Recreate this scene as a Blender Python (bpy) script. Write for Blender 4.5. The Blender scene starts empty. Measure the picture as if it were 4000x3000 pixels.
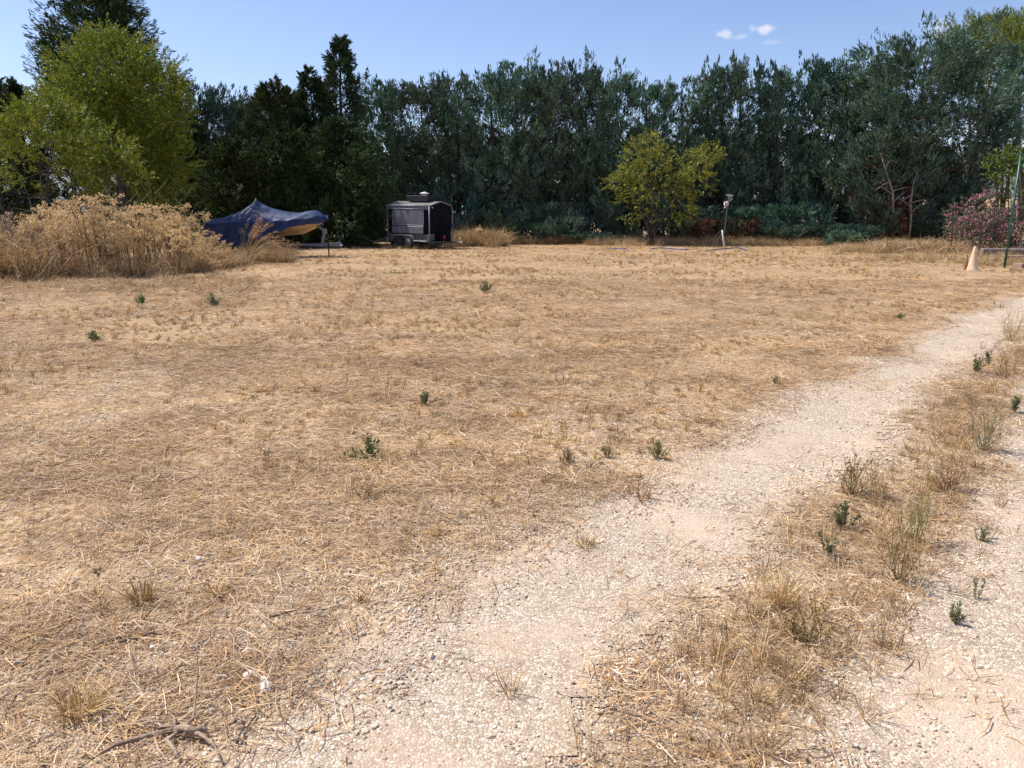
import bpy, math, random
import numpy as np
from mathutils import Vector, Matrix, Euler
random.seed(7)
rng = np.random.default_rng(7)
SC = bpy.context.scene
COL = SC.collection
R = math.radians

# ---------------------------------------------------------------- camera, sky, sun, exposure
FPX = 2950.0                     # focal length in pixels of the 4000 x 3000 photograph
PITCH = R(12.42); CH = 1.6
cam = bpy.data.cameras.new('camera'); cam_o = bpy.data.objects.new('camera', cam); COL.objects.link(cam_o)
cam.sensor_width = 36; cam.lens = 36 * FPX / 4000; cam.clip_start = 0.05; cam.clip_end = 6000
cam_o.location = (0, 0, CH); cam_o.rotation_euler = (R(90) - PITCH, 0, 0)
SC.camera = cam_o
SUN_EL, SUN_DIR2 = R(56), Vector((-0.95, 0.31)).normalized()
W = bpy.data.worlds.new('World'); SC.world = W; W.use_nodes = True
nt = W.node_tree; nt.nodes.clear()
wo = nt.nodes.new('ShaderNodeOutputWorld'); bg = nt.nodes.new('ShaderNodeBackground'); sky = nt.nodes.new('ShaderNodeTexSky')
sky.sky_type = 'NISHITA'; sky.sun_disc = False; sky.sun_elevation = SUN_EL
sky.sun_rotation = math.atan2(SUN_DIR2.x, SUN_DIR2.y)
sky.altitude = 50; sky.air_density = 1.0; sky.dust_density = 0.6; sky.ozone_density = 2.6
bg.inputs[1].default_value = 0.13
hs = nt.nodes.new('ShaderNodeMix'); hs.data_type = 'RGBA'; hs.blend_type = 'MULTIPLY'; hs.inputs[0].default_value = 1; hs.inputs[7].default_value = (1.0, .955, 1.06, 1)
nt.links.new(sky.outputs[0], hs.inputs[6])
# a few wisps of fair-weather cloud, placed by direction in the sky
geo_ = nt.nodes.new('ShaderNodeTexCoord'); last = hs.outputs[2]
def cloud(px, py, wx, wz, amt):
    global last
    aa = (px - 2000) / 2950; bb = (1500 - py) / 2950; p_ = math.radians(12.42)
    d = Vector((aa, math.cos(p_) + bb * math.sin(p_), -math.sin(p_) + bb * math.cos(p_))).normalized()
    N = nt.nodes.new; L = nt.links.new
    sb = N('ShaderNodeVectorMath'); sb.operation = 'SUBTRACT'; sb.inputs[1].default_value = d; L(geo_.outputs['Generated'], sb.inputs[0])
    ml = N('ShaderNodeVectorMath'); ml.operation = 'MULTIPLY'; ml.inputs[1].default_value = (1 / wx, 1 / wx, 1 / wz); L(sb.outputs[0], ml.inputs[0])
    ln = N('ShaderNodeVectorMath'); ln.operation = 'LENGTH'; L(ml.outputs[0], ln.inputs[0])
    nz = N('ShaderNodeTexNoise'); nz.inputs['Scale'].default_value = 70; nz.inputs['Detail'].default_value = 6; L(geo_.outputs['Generated'], nz.inputs[0])
    ad = N('ShaderNodeMath'); ad.operation = 'MULTIPLY_ADD'; ad.inputs[1].default_value = 2.6; L(nz.outputs[0], ad.inputs[0]); L(ln.outputs['Value'], ad.inputs[2])
    mr = N('ShaderNodeMapRange'); mr.interpolation_type = 'SMOOTHSTEP'; mr.inputs[1].default_value = 2.2; mr.inputs[2].default_value = 1.15; mr.inputs[3].default_value = 0; mr.inputs[4].default_value = amt; L(ad.outputs[0], mr.inputs[0])
    mx = N('ShaderNodeMix'); mx.data_type = 'RGBA'; L(mr.outputs[0], mx.inputs[0]); L(last, mx.inputs[6]); mx.inputs[7].default_value = (6.0, 5.9, 6.3, 1); last = mx.outputs[2]
for c_ in ((2985, 112, .020, .0065, .75), (2822, 134, .014, .0055, .6), (2895, 143, .013, .004, .35), (3015, 165, .016, .004, .2), (3660, 95, .018, .010, .3)): cloud(*c_)
nt.links.new(last, bg.inputs[0]); nt.links.new(bg.outputs[0], wo.inputs[0])
sun = bpy.data.lights.new('sun', 'SUN'); sun.energy = 5.0; sun.angle = R(0.53); sun.color = (1.0, 0.945, 0.86)
sun_o = bpy.data.objects.new('sun', sun); COL.objects.link(sun_o)
sd = Vector((SUN_DIR2.x * math.cos(SUN_EL), SUN_DIR2.y * math.cos(SUN_EL), math.sin(SUN_EL)))
sun_o.rotation_euler = sd.to_track_quat('Z', 'Y').to_euler(); sun_o.location = (0, 0, 30)
vs = SC.view_settings; vs.view_transform = 'Standard'; vs.look = 'None'; vs.exposure = 0.3; vs.gamma = 1.0; vs.use_curve_mapping = False
try:
    SC.cycles.max_bounces = 6; SC.cycles.diffuse_bounces = 3; SC.cycles.transparent_max_bounces = 6; SC.cycles.use_adaptive_sampling = True
    SC.cycles.caustics_reflective = False; SC.cycles.caustics_refractive = False; SC.cycles.sample_clamp_indirect = 4
except Exception: pass

# ---------------------------------------------------------------- helpers
def sstep(a, b, x):
    t = np.clip((np.asarray(x, float) - a) / (b - a), 0, 1); return t * t * (3 - 2 * t)
def ray(px, py):
    a = (px - 2000) / FPX; b = (1500 - py) / FPX
    return Vector((a, math.cos(PITCH) + b * math.sin(PITCH), -math.sin(PITCH) + b * math.cos(PITCH)))
def G(px, py):                    # the point of the ground seen there
    d = ray(px, py); t = -CH / d.z
    return Vector((d.x * t, d.y * t, 0))
def P(px, py, Y):                 # the point at depth Y seen there
    d = ray(px, py); t = Y / d.y
    return Vector((d.x * t, Y, CH + d.z * t))
_perm = np.random.default_rng(3).random((256, 256))
def vnoise(x, y, s=1.0, seed=0):
    x = np.asarray(x, float) / s + seed * 17.3; y = np.asarray(y, float) / s + seed * 9.1
    xi = np.floor(x).astype(int); yi = np.floor(y).astype(int); fx = x - xi; fy = y - yi
    fx = fx * fx * (3 - 2 * fx); fy = fy * fy * (3 - 2 * fy)
    g = lambda i, j: _perm[i % 256, j % 256]
    return (g(xi, yi) * (1 - fx) + g(xi + 1, yi) * fx) * (1 - fy) + (g(xi, yi + 1) * (1 - fx) + g(xi + 1, yi + 1) * fx) * fy
def fbm(x, y, s=1.0, seed=0, o=4):
    v = 0; a = .5; t = 0
    for i in range(o):
        v = v + a * vnoise(x, y, s / 2 ** i, seed + i * 3); t += a; a *= .5
    return v / t

class Geo:
    def __init__(s): s.v = []; s.f = []; s.c = []; s.n = 0
    def add(s, v, f, c=(1, 1, 1)):
        v = np.asarray(v, float).reshape(-1, 3); c = np.asarray(c, float)
        if c.ndim == 1: c = np.tile(c[:3], (len(v), 1))
        if isinstance(f, np.ndarray): s.f.append(f + s.n)
        else:
            by = {}
            for q in f: by.setdefault(len(q), []).append(q)
            for q in by.values(): s.f.append(np.array(q, int) + s.n)
        s.v.append(v); s.c.append(c[:, :3]); s.n += len(v); return s
    def mesh(s, name, smooth=False):
        V = np.concatenate(s.v); C = np.concatenate(s.c)
        me = bpy.data.meshes.new(name)
        li = np.concatenate([f.ravel() for f in s.f]); tot = np.concatenate([np.full(len(f), f.shape[1]) for f in s.f])
        st = np.concatenate([[0], np.cumsum(tot)[:-1]])
        me.vertices.add(len(V)); me.vertices.foreach_set('co', V.astype(np.float32).ravel())
        me.loops.add(len(li)); me.loops.foreach_set('vertex_index', li.astype(np.int32))
        me.polygons.add(len(tot)); me.polygons.foreach_set('loop_start', st.astype(np.int32))
        try: me.polygons.foreach_set('loop_total', tot.astype(np.int32))
        except Exception: pass
        a = me.color_attributes.new('col', 'FLOAT_COLOR', 'POINT')
        a.data.foreach_set('color', np.hstack([C, np.ones((len(C), 1))]).astype(np.float32).ravel())
        me.update(calc_edges=True); me.validate()
        me.polygons.foreach_set('use_smooth', np.full(len(tot), bool(smooth)))
        return me
    def build(s, name, mat, parent=None, smooth=False, loc=None, link=True):
        me = s.mesh(name, smooth); me.materials.append(mat)
        o = bpy.data.objects.new(name, me)
        if link: COL.objects.link(o)
        if parent: o.parent = parent
        if loc is not None: o.location = loc
        return o
def tag(o, label=None, cat=None, group=None, kind=None):
    if label: o['label'] = label
    if cat: o['category'] = cat
    if group: o['group'] = group
    if kind: o['kind'] = kind
    return o
def empty(name, loc=(0, 0, 0), rz=0, rot=None):
    o = bpy.data.objects.new(name, None); COL.objects.link(o); o.location = loc
    o.rotation_euler = rot if rot else (0, 0, rz); o.empty_display_size = .2
    return o
def copy_tree(o, parent=None):
    c = o.copy(); COL.objects.link(c)
    if parent: c.parent = parent
    for ch in list(o.children): copy_tree(ch, c)
    return c

def box(g, c, s, rot=None, col=(1, 1, 1), bev=0.0):
    """box with chamfered edges; c centre, s full size"""
    h = np.array(s) / 2; b = min(bev, h.min() * .9)
    if b <= 0:
        v = np.array([[x, y, z] for x in (-1, 1) for y in (-1, 1) for z in (-1, 1)]) * h
        f = [(0, 1, 3, 2), (4, 6, 7, 5), (0, 4, 5, 1), (2, 3, 7, 6), (0, 2, 6, 4), (1, 5, 7, 3)]
    else:
        v = []; idx = {}
        for sx in (-1, 1):
            for sy in (-1, 1):
                for sz in (-1, 1):
                    for ax in range(3):
                        p = [sx * (h[0] - b), sy * (h[1] - b), sz * (h[2] - b)]; p[ax] = (sx, sy, sz)[ax] * h[ax]
                        idx[(sx, sy, sz, ax)] = len(v); v.append(p)
        f = []
        for ax in range(3):
            o1, o2 = [a for a in range(3) if a != ax]
            for sg in (-1, 1):
                q = []
                for a, c2 in ((-1, -1), (1, -1), (1, 1), (-1, 1)):
                    k = [0, 0, 0]; k[ax] = sg; k[o1] = a; k[o2] = c2; q.append(idx[(*k, ax)])
                f.append(q)
            for a in (-1, 1):
                for c2 in (-1, 1):
                    k1 = [0, 0, 0]; k1[ax] = -1; k1[o1] = a; k1[o2] = c2; k2 = list(k1); k2[ax] = 1
                    f.append([idx[(*k1, o1)], idx[(*k2, o1)], idx[(*k2, o2)], idx[(*k1, o2)]])
        for sx in (-1, 1):
            for sy in (-1, 1):
                for sz in (-1, 1): f.append([idx[(sx, sy, sz, a)] for a in range(3)])
        v = np.array(v)
    if rot is not None: v = v @ np.array(Euler(rot).to_matrix()).T
    g.add(v + np.array(c), f, col)
def tube(g, pts, rad, n=8, col=(1, 1, 1), cap=True):
    pts = [Vector(p) for p in pts]
    rad = [rad] * len(pts) if np.isscalar(rad) else list(rad)
    V = []; up = None
    for i, p in enumerate(pts):
        d = (pts[min(i + 1, len(pts) - 1)] - pts[max(i - 1, 0)]).normalized()
        if up is None: up = Vector((0, 0, 1)) if abs(d.z) < .9 else Vector((1, 0, 0))
        a = d.cross(up).normalized(); b = a.cross(d).normalized(); up = b
        for k in range(n):
            t = 2 * math.pi * k / n; V.append(p + (a * math.cos(t) + b * math.sin(t)) * rad[i])
    F = [(i * n + k, i * n + (k + 1) % n, (i + 1) * n + (k + 1) % n, (i + 1) * n + k) for i in range(len(pts) - 1) for k in range(n)]
    if cap: F += [tuple(range(n))[::-1], tuple((len(pts) - 1) * n + k for k in range(n))]
    g.add(np.array([tuple(p) for p in V]), F, col)
def lathe(g, prof, n=20, c=(0, 0, 0), M=None, col=(1, 1, 1)):
    """profile [(r, z)] about z, then matrix M, then centre c"""
    V = np.array([[r * math.cos(2 * math.pi * k / n), r * math.sin(2 * math.pi * k / n), z] for r, z in prof for k in range(n)])
    F = [(i * n + k, i * n + (k + 1) % n, (i + 1) * n + (k + 1) % n, (i + 1) * n + k) for i in range(len(prof) - 1) for k in range(n)]
    F += [tuple(range(n))[::-1], tuple((len(prof) - 1) * n + k for k in range(n))]
    if M is not None: V = V @ np.array(M).T
    g.add(V + np.array(c), F, col)
def grid_faces(a, b):
    i = np.arange(a - 1)[:, None] * b + np.arange(b - 1)[None, :]
    return np.stack([i, i + 1, i + b + 1, i + b], -1).reshape(-1, 4)
def norm(a): return a / (np.linalg.norm(a, axis=-1, keepdims=True) + 1e-9)
def pal(cols, w=None, n=1):
    cols = np.array(cols, float); k = rng.choice(len(cols), n, p=w)
    return cols[k] * rng.uniform(.8, 1.2, (n, 1))

# ---------------------------------------------------------------- materials
def M_new(name):
    m = bpy.data.materials.new(name); m.use_nodes = True; t = m.node_tree
    return m, t, t.nodes['Principled BSDF'], t.nodes.new
def setv(b, **k):
    for a, v in k.items():
        a = a.replace('_', ' ')
        if a in b.inputs: b.inputs[a].default_value = v
def mat_attr(name, rough=.75, var=.25, trans=0.0, spec=.25, gain=1.0, patch=None):
    """vertex colour x per-object and fine noise variation"""
    m, t, b, N = M_new(name); L = t.links.new
    a = N('ShaderNodeAttribute'); a.attribute_name = 'col'
    oi = N('ShaderNodeObjectInfo'); mr = N('ShaderNodeMapRange'); mr.inputs[3].default_value = (1 - var) * gain; mr.inputs[4].default_value = (1 + var) * gain
    L(oi.outputs['Random'], mr.inputs[0])
    vm = N('ShaderNodeVectorMath'); vm.operation = 'SCALE'; L(a.outputs['Color'], vm.inputs[0]); L(mr.outputs[0], vm.inputs['Scale'])
    if patch:                        # slow drift of tone from place to place
        ge = N('ShaderNodeNewGeometry'); mp = N('ShaderNodeMapping'); mp.inputs['Rotation'].default_value = (0, 0, R(-42)); mp.inputs['Scale'].default_value = (.45, 1.5, .3); n = N('ShaderNodeTexNoise'); n.inputs['Scale'].default_value = 1.1; n.inputs['Detail'].default_value = 5
        L(ge.outputs['Position'], mp.inputs[0]); L(mp.outputs[0], n.inputs[0]); r = N('ShaderNodeValToRGB'); r.color_ramp.elements[0].position = .36; r.color_ramp.elements[1].position = .64
        r.color_ramp.elements[0].color = (*patch[0], 1); r.color_ramp.elements[1].color = (*patch[1], 1); L(n.outputs[0], r.inputs[0])
        pm_ = N('ShaderNodeVectorMath'); pm_.operation = 'MULTIPLY'; L(vm.outputs[0], pm_.inputs[0]); L(r.outputs[0], pm_.inputs[1]); vm = pm_
    L(vm.outputs[0], b.inputs['Base Color']); setv(b, Roughness=rough); b.inputs['Specular IOR Level'].default_value = spec
    if trans > 0:
        tr = N('ShaderNodeBsdfTranslucent'); mx = N('ShaderNodeMixShader'); mx.inputs[0].default_value = trans
        L(vm.outputs[0], tr.inputs[0]); L(b.outputs[0], mx.inputs[1]); L(tr.outputs[0], mx.inputs[2])
        L(mx.outputs[0], t.nodes['Material Output'].inputs[0])
    return m
def mat_noise(name, c1, c2, scale=4, rough=.6, metal=0.0, bump=0.0, bscale=60, stretch=(1, 1, 1), detail=6, spec=.5, lo=.35, hi=.65):
    m, t, b, N = M_new(name); L = t.links.new
    tc = N('ShaderNodeTexCoord'); mp = N('ShaderNodeMapping'); mp.inputs['Scale'].default_value = stretch
    n = N('ShaderNodeTexNoise'); n.inputs['Scale'].default_value = scale; n.inputs['Detail'].default_value = detail
    r = N('ShaderNodeValToRGB'); r.color_ramp.elements[0].position = lo; r.color_ramp.elements[1].position = hi
    r.color_ramp.elements[0].color = (*c1, 1); r.color_ramp.elements[1].color = (*c2, 1)
    L(tc.outputs['Object'], mp.inputs[0]); L(mp.outputs[0], n.inputs[0]); L(n.outputs[0], r.inputs[0]); L(r.outputs[0], b.inputs['Base Color'])
    setv(b, Roughness=rough, Metallic=metal); b.inputs['Specular IOR Level'].default_value = spec
    mr = N('ShaderNodeMapRange'); mr.inputs[3].default_value = rough * .8; mr.inputs[4].default_value = min(1, rough * 1.2)
    L(n.outputs[0], mr.inputs[0]); L(mr.outputs[0], b.inputs['Roughness'])
    if bump:
        n2 = N('ShaderNodeTexNoise'); n2.inputs['Scale'].default_value = bscale; L(mp.outputs[0], n2.inputs[0])
        bp = N('ShaderNodeBump'); bp.inputs['Strength'].default_value = bump; bp.inputs['Distance'].default_value = .01
        L(n2.outputs[0], bp.inputs['Height']); L(bp.outputs[0], b.inputs['Normal'])
    return m
M = {}
M['straw'] = mat_attr('straw', .6, .3, .12, .35, patch=((.82, .75, .69), (1.06, 1.025, .97)))
M['stone'] = mat_attr('stone', .85, .15, 0, .3)
M['leaf'] = mat_attr('leaf', .55, .08, .16, .3)
M['cypress'] = mat_attr('cypress_spray', .75, .06, 0, .2)
M['bark'] = mat_noise('bark', (.035, .028, .024), (.11, .09, .075), 9, .9, 0, .8, 30, (1, 1, .25))
M['deadwood'] = mat_noise('dead_wood', (.2, .16, .13), (.42, .37, .32), 14, .85, 0, .6, 50, (1, 1, .3))
M['plant'] = mat_attr('plant', .6, .05, .2, .3)
# ---------------------------------------------------------------- ground
TR = np.array([(-1.6, -2.0), (-.75, .8), (-.3, 2.0), (.2, 2.95), (1.75, 4.81), (3.42, 7.04), (5.28, 9.1), (7.9, 12.2), (11.6, 16.2), (17.5, 22.3), (27, 30), (44, 42)])
def dist_track(x, y, off=0.0):
    x = np.asarray(x, float); y = np.asarray(y, float); best = np.full(x.shape, 1e9)
    for (a, b), (c, d) in zip(TR[:-1], TR[1:]):
        l = math.hypot(c - a, d - b); nx, ny = (d - b) / l, -(c - a) / l
        ax, ay = a + nx * off, b + ny * off
        t = np.clip(((x - ax) * (c - a) + (y - ay) * (d - b)) / l / l, 0, 1)
        best = np.minimum(best, np.hypot(x - ax - t * (c - a), y - ay - t * (d - b)))
    return best
def path_mask(x, y):
    """1 on the gravel, 0 in the stubble"""
    n = (fbm(x, y, .9, 5) - .5) * .6
    l = 1 - sstep(.26, .84, dist_track(x, y) + n * .8)
    r = 1 - sstep(.30, .80, dist_track(x, y, 1.6) + n * .6)
    r2 = 1 - sstep(.5, 1.2, dist_track(x, y, 2.6) + n)
    near = (1 - sstep(3.0, 6.5, y)) * (1 - sstep(.7, 1.9, dist_track(x, y, -.35) + n * 1.2)) * .45
    return np.maximum.reduce([l, r, r2, near])
def ground_h(x, y):
    x = np.asarray(x, float); y = np.asarray(y, float)
    h = (fbm(x, y, 2.2, 1, 3) - .5) * .05 + (fbm(x, y, 9, 2, 2) - .5) * .08 * sstep(8, 25, y)
    h = h - .02 * (1 - sstep(.1, .7, dist_track(x, y))) - .015 * (1 - sstep(.1, .6, dist_track(x, y, 1.6)))
    h = h + 3.4 * sstep(52, 74, y) * sstep(22, 42, x)
    return h
def axis_pts(stops):
    o = []
    for a, b, s in stops: o += list(np.arange(a, b - 1e-6, s))
    return np.array(o + [stops[-1][1]])
gx = axis_pts([(-900, -200, 100), (-200, -60, 20), (-60, -20, 2), (-20, -8, .5), (-8, 10, .12), (10, 24, .5), (24, 80, 2), (80, 200, 20), (200, 900, 100)])
gy = axis_pts([(-200, -20, 30), (-20, -4, 4), (-4, 1, .5), (1, 12, .12), (12, 30, .4), (30, 90, 1.5), (90, 200, 15), (200, 2000, 200)])
X, Y = np.meshgrid(gx, gy, indexing='ij')
def ground_mat():
    m, t, b, N = M_new('dry_earth'); L = t.links.new
    tc = N('ShaderNodeTexCoord'); at = N('ShaderNodeAttribute'); at.attribute_name = 'col'
    sp = N('ShaderNodeSeparateColor'); L(at.outputs['Color'], sp.inputs[0])
    def noise(s, d=5, st=(1, 1, 1), rz=0, dist=0):
        mp = N('ShaderNodeMapping'); mp.inputs['Scale'].default_value = st; mp.inputs['Rotation'].default_value = (0, 0, rz); L(tc.outputs['Object'], mp.inputs[0])
        n = N('ShaderNodeTexNoise'); n.inputs['Scale'].default_value = s; n.inputs['Detail'].default_value = d; n.inputs['Distortion'].default_value = dist; L(mp.outputs[0], n.inputs[0]); return n.outputs[0]
    def ramp(v, stops):
        r = N('ShaderNodeValToRGB'); e = r.color_ramp.elements
        while len(e) < len(stops): e.new(.5)
        for k, (p, c) in enumerate(stops): e[k].position = p; e[k].color = (*c, 1)
        L(v, r.inputs[0]); return r.outputs[0]
    def mix(f, a, c, mode='MIX'):
        x = N('ShaderNodeMix'); x.data_type = 'RGBA'; x.blend_type = mode
        if isinstance(f, (int, float)): x.inputs[0].default_value = f
        else: L(f, x.inputs[0])
        for q, s in ((a, 6), (c, 7)):
            if isinstance(q, tuple): x.inputs[s].default_value = (*q, 1)
            else: L(q, x.inputs[s])
        return x.outputs[2]
    soil = ramp(noise(3, 9), [(.3, (.20, .105, .06)), (.5, (.32, .185, .11)), (.7, (.43, .28, .175))])
    s1 = ramp(noise(60, 4, (1, .22, 1), .5, .6), [(.42, (0, 0, 0)), (.55, (1, 1, 1))])
    s2 = ramp(noise(70, 4, (1, .22, 1), -1.0, .6), [(.45, (0, 0, 0)), (.58, (1, 1, 1))])
    strawc = ramp(noise(22, 6), [(.35, (.27, .17, .085)), (.5, (.48, .33, .175)), (.68, (.66, .5, .31))])
    a = mix(s1, soil, strawc); a = mix(s2, a, strawc)
    vo = N('ShaderNodeTexVoronoi'); vo.inputs['Scale'].default_value = 78; vo.inputs['Randomness'].default_value = 1; L(tc.outputs['Object'], vo.inputs[0])
    vd = N('ShaderNodeTexVoronoi'); vd.inputs['Scale'].default_value = 78; vd.feature = 'DISTANCE_TO_EDGE'; L(tc.outputs['Object'], vd.inputs[0])
    vs_ = N('ShaderNodeSeparateColor'); L(vo.outputs['Color'], vs_.inputs[0])
    peb = ramp(vs_.outputs[0], [(0, (.40, .31, .225)), (.5, (.56, .46, .345)), (1, (.74, .66, .53))])
    peb = mix(ramp(vd.outputs['Distance'], [(.02, (0, 0, 0)), (.12, (1, 1, 1))]), (.28, .195, .13), peb)
    dust = ramp(noise(2.2, 8), [(.3, (.50, .36, .25)), (.7, (.64, .50, .37))])
    grav = mix(ramp(noise(1.6, 7), [(.36, (.3, .3, .3)), (.5, (.98, .98, .98))]), dust, peb)
    base = mix(sp.outputs[0], a, grav)
    base = mix(sp.outputs[1], base, mix(.5, base, (.17, .12, .08)))
    L(base, b.inputs['Base Color']); setv(b, Roughness=.95); b.inputs['Specular IOR Level'].default_value = .12
    bp = N('ShaderNodeBump'); bp.inputs['Strength'].default_value = .7; bp.inputs['Distance'].default_value = .012
    hm = mix(sp.outputs[0], mix(.5, s1, noise(90, 6)), mix(.4, vd.outputs['Distance'], noise(120, 5)))
    L(hm, bp.inputs['Height']); L(bp.outputs[0], b.inputs['Normal'])
    return m
M['ground'] = ground_mat()
PM = path_mask(X, Y) * (1 - sstep(30, 40, Y)); Z = ground_h(X, Y)
ca, sa = math.cos(R(40)), math.sin(R(40))
def band_dark(X, Y): return sstep(.52, .72, fbm((X * ca + Y * sa) / 3.2, -X * sa + Y * ca, 1.3, 11)) * .6 + sstep(.5, .7, fbm(X, Y, .8, 14)) * .25
BD = band_dark(X, Y) * (1 - PM)
C = np.stack([PM, BD, np.zeros_like(PM)], -1)
g = Geo(); g.add(np.stack([X, Y, Z], -1), grid_faces(len(gx), len(gy)), C.reshape(-1, 3))
tag(g.build('ground', M['ground'], smooth=True), kind='structure')
# the two wheel tracks, laid as sheets just above the earth
def track_sheet(off, hw):
    xs = np.arange(-3, 30, .1); ys = np.arange(-1.5, 33, .1); A, B = np.meshgrid(xs, ys, indexing='ij')
    d = dist_track(A, B, off) + (fbm(A, B, .5, 21) - .5) * .3
    F = grid_faces(len(xs), len(ys)); D = d.ravel()[F].mean(1); F = F[D < hw]
    H = ground_h(A, B) + .005
    # follow the coarse ground where it is coarser than this sheet
    u, inv = np.unique(F, return_inverse=True); V = np.stack([A, B, H], -1).reshape(-1, 3)[u]
    pm = path_mask(V[:, 0], V[:, 1])
    g = Geo(); g.add(V, inv.reshape(-1, 4), np.stack([pm, band_dark(V[:, 0], V[:, 1]) * (1 - pm), pm * 0], -1)); return g
def bil(gxs, gys, Zg, x, y):
    i = np.clip(np.searchsorted(gxs, x) - 1, 0, len(gxs) - 2); j = np.clip(np.searchsorted(gys, y) - 1, 0, len(gys) - 2)
    fx = (x - gxs[i]) / (gxs[i + 1] - gxs[i]); fy = (y - gys[j]) / (gys[j + 1] - gys[j])
    return (Zg[i, j] * (1 - fx) + Zg[i + 1, j] * fx) * (1 - fy) + (Zg[i, j + 1] * (1 - fx) + Zg[i + 1, j + 1] * fx) * fy
def gz(x, y): return bil(gx, gy, Z, np.asarray(x, float), np.asarray(y, float))
for off, hw, in ((0, .42), (1.6, .4)):
    g = track_sheet(off, hw); v = g.v[0]; v[:, 2] = gz(v[:, 0], v[:, 1]) + .006
    tag(g.build('gravel_track', M['ground'], smooth=True), kind='structure')
# distant hills behind the hedge
g = Geo(); xs = np.linspace(-1500, 1800, 90); rows = []
for k, (yy, hh) in enumerate([(900, -5), (1050, 60), (1200, 130), (1400, 205), (1700, 150), (2100, -5)]):
    rows.append(np.stack([xs, np.full_like(xs, yy) + (fbm(xs, xs * 0 + k, 200, 31) - .5) * 120, hh * .62 * (.45 + .9 * fbm(xs, xs * 0 + yy * .2, 420, 33)) - 6], -1))
g.add(np.stack(rows), grid_faces(6, 90)); M['hill'] = mat_noise('hazed_hill_scrub', (.09, .12, .12), (.2, .2, .17), .02, .95)  # scrub colour with the bluish distance haze mixed in
tag(g.build('hills', M['hill'], smooth=True), kind='structure')

# ---------------------------------------------------------------- scatter helper (only for stuff)
def scatter(name, pts, rot, scl, idx, sources, label, cat):
    me = bpy.data.meshes.new(name); me.vertices.add(len(pts)); me.vertices.foreach_set('co', np.asarray(pts, np.float32).ravel())
    for an, ty, dat, key in (('rot', 'FLOAT_VECTOR', rot, 'vector'), ('scl', 'FLOAT', scl, 'value'), ('idx', 'INT', idx, 'value')):
        a = me.attributes.new(an, ty, 'POINT'); a.data.foreach_set(key, np.asarray(dat, np.int32 if ty == 'INT' else np.float32).ravel())
    o = bpy.data.objects.new(name, me); COL.objects.link(o)
    c = bpy.data.collections.new(name + '_pieces')
    for k, s in enumerate(sources): s.name = 'clump_%02d_%s' % (k, name); c.objects.link(s)
    ng = bpy.data.node_groups.new(name + '_scatter', 'GeometryNodeTree')
    ng.interface.new_socket('Geometry', in_out='INPUT', socket_type='NodeSocketGeometry')
    ng.interface.new_socket('Geometry', in_out='OUTPUT', socket_type='NodeSocketGeometry')
    N = ng.nodes.new; L = ng.links.new
    gi = N('NodeGroupInput'); go = N('NodeGroupOutput'); ip = N('GeometryNodeInstanceOnPoints'); ci = N('GeometryNodeCollectionInfo')
    ci.inputs['Collection'].default_value = c; ci.inputs['Separate Children'].default_value = True; ci.inputs['Reset Children'].default_value = True
    def na(n, ty):
        x = N('GeometryNodeInputNamedAttribute'); x.data_type = ty; x.inputs['Name'].default_value = n; return [s for s in x.outputs if s.enabled and s.name == 'Attribute'][0]
    er = N('FunctionNodeEulerToRotation'); L(na('rot', 'FLOAT_VECTOR'), er.inputs[0])
    L(gi.outputs[0], ip.inputs['Points']); L(ci.outputs[0], ip.inputs['Instance']); ip.inputs['Pick Instance'].default_value = True
    L(na('idx', 'INT'), ip.inputs['Instance Index']); L(er.outputs[0], ip.inputs['Rotation']); L(na('scl', 'FLOAT'), ip.inputs['Scale'])
    L(ip.outputs[0], go.inputs[0])
    md = o.modifiers.new('scatter', 'NODES'); md.node_group = ng
    tag(o, label, cat, kind='stuff'); return o

def bands(x, y):            # faint mowing bands running with the tracks
    u = np.asarray(x) * ca + np.asarray(y) * sa; v = -np.asarray(x) * sa + np.asarray(y) * ca
    return sstep(.5, .66, fbm(u / 3.5, v, 1.1, 11))
STRAW = [(.64, .45, .25), (.54, .34, .15), (.74, .59, .40), (.34, .20, .10), (.44, .33, .24), (.19, .115, .07), (.80, .71, .58)]
SW = [.24, .19, .16, .16, .1, .1, .05]
def straws(g, n, rad, Ln, wd, up=(0.0, .25), z=(0, .02), cols=STRAW, w=SW, from_center=False, bend=.3):
    """n bent ribbons of dry stalk"""
    a = rng.uniform(0, 2 * np.pi, n); r = rad * np.sqrt(rng.random(n)) * (.35 if from_center else 1)
    p0 = np.stack([r * np.cos(a), r * np.sin(a), rng.uniform(*z, n)], -1)
    b = rng.uniform(0, 2 * np.pi, n) if not from_center else a + rng.normal(0, .6, n)
    el = rng.uniform(*up, n)
    d = np.stack([np.cos(b) * np.cos(el), np.sin(b) * np.cos(el), np.sin(el)], -1)
    ln = rng.uniform(*Ln, n)[:, None]; wv = rng.uniform(*wd, n)[:, None]
    side = norm(np.cross(d, norm(np.array([0, 0, 1.0]) + rng.normal(0, .35, (n, 3)))))
    be = rng.normal(0, bend, (n, 1)) * side * ln * .5
    be[:, 2] -= (np.sin(el) * .3 * ln[:, 0])
    m = p0 + d * ln * .55; e = p0 + d * ln + be
    V = np.stack([p0 - side * wv / 2, p0 + side * wv / 2, m - side * wv / 2, m + side * wv / 2, e - side * wv * .2, e + side * wv * .2], 1)
    V[:, :, 2] = np.maximum(V[:, :, 2], 0.0005)
    F = (np.arange(n)[:, None, None] * 6 + np.array([[0, 1, 3, 2], [2, 3, 5, 4]])[None]).reshape(-1, 4)
    c = pal(cols, w, n)
    g.add(V.reshape(-1, 3), F, np.repeat(c, 6, 0)); return g
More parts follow.
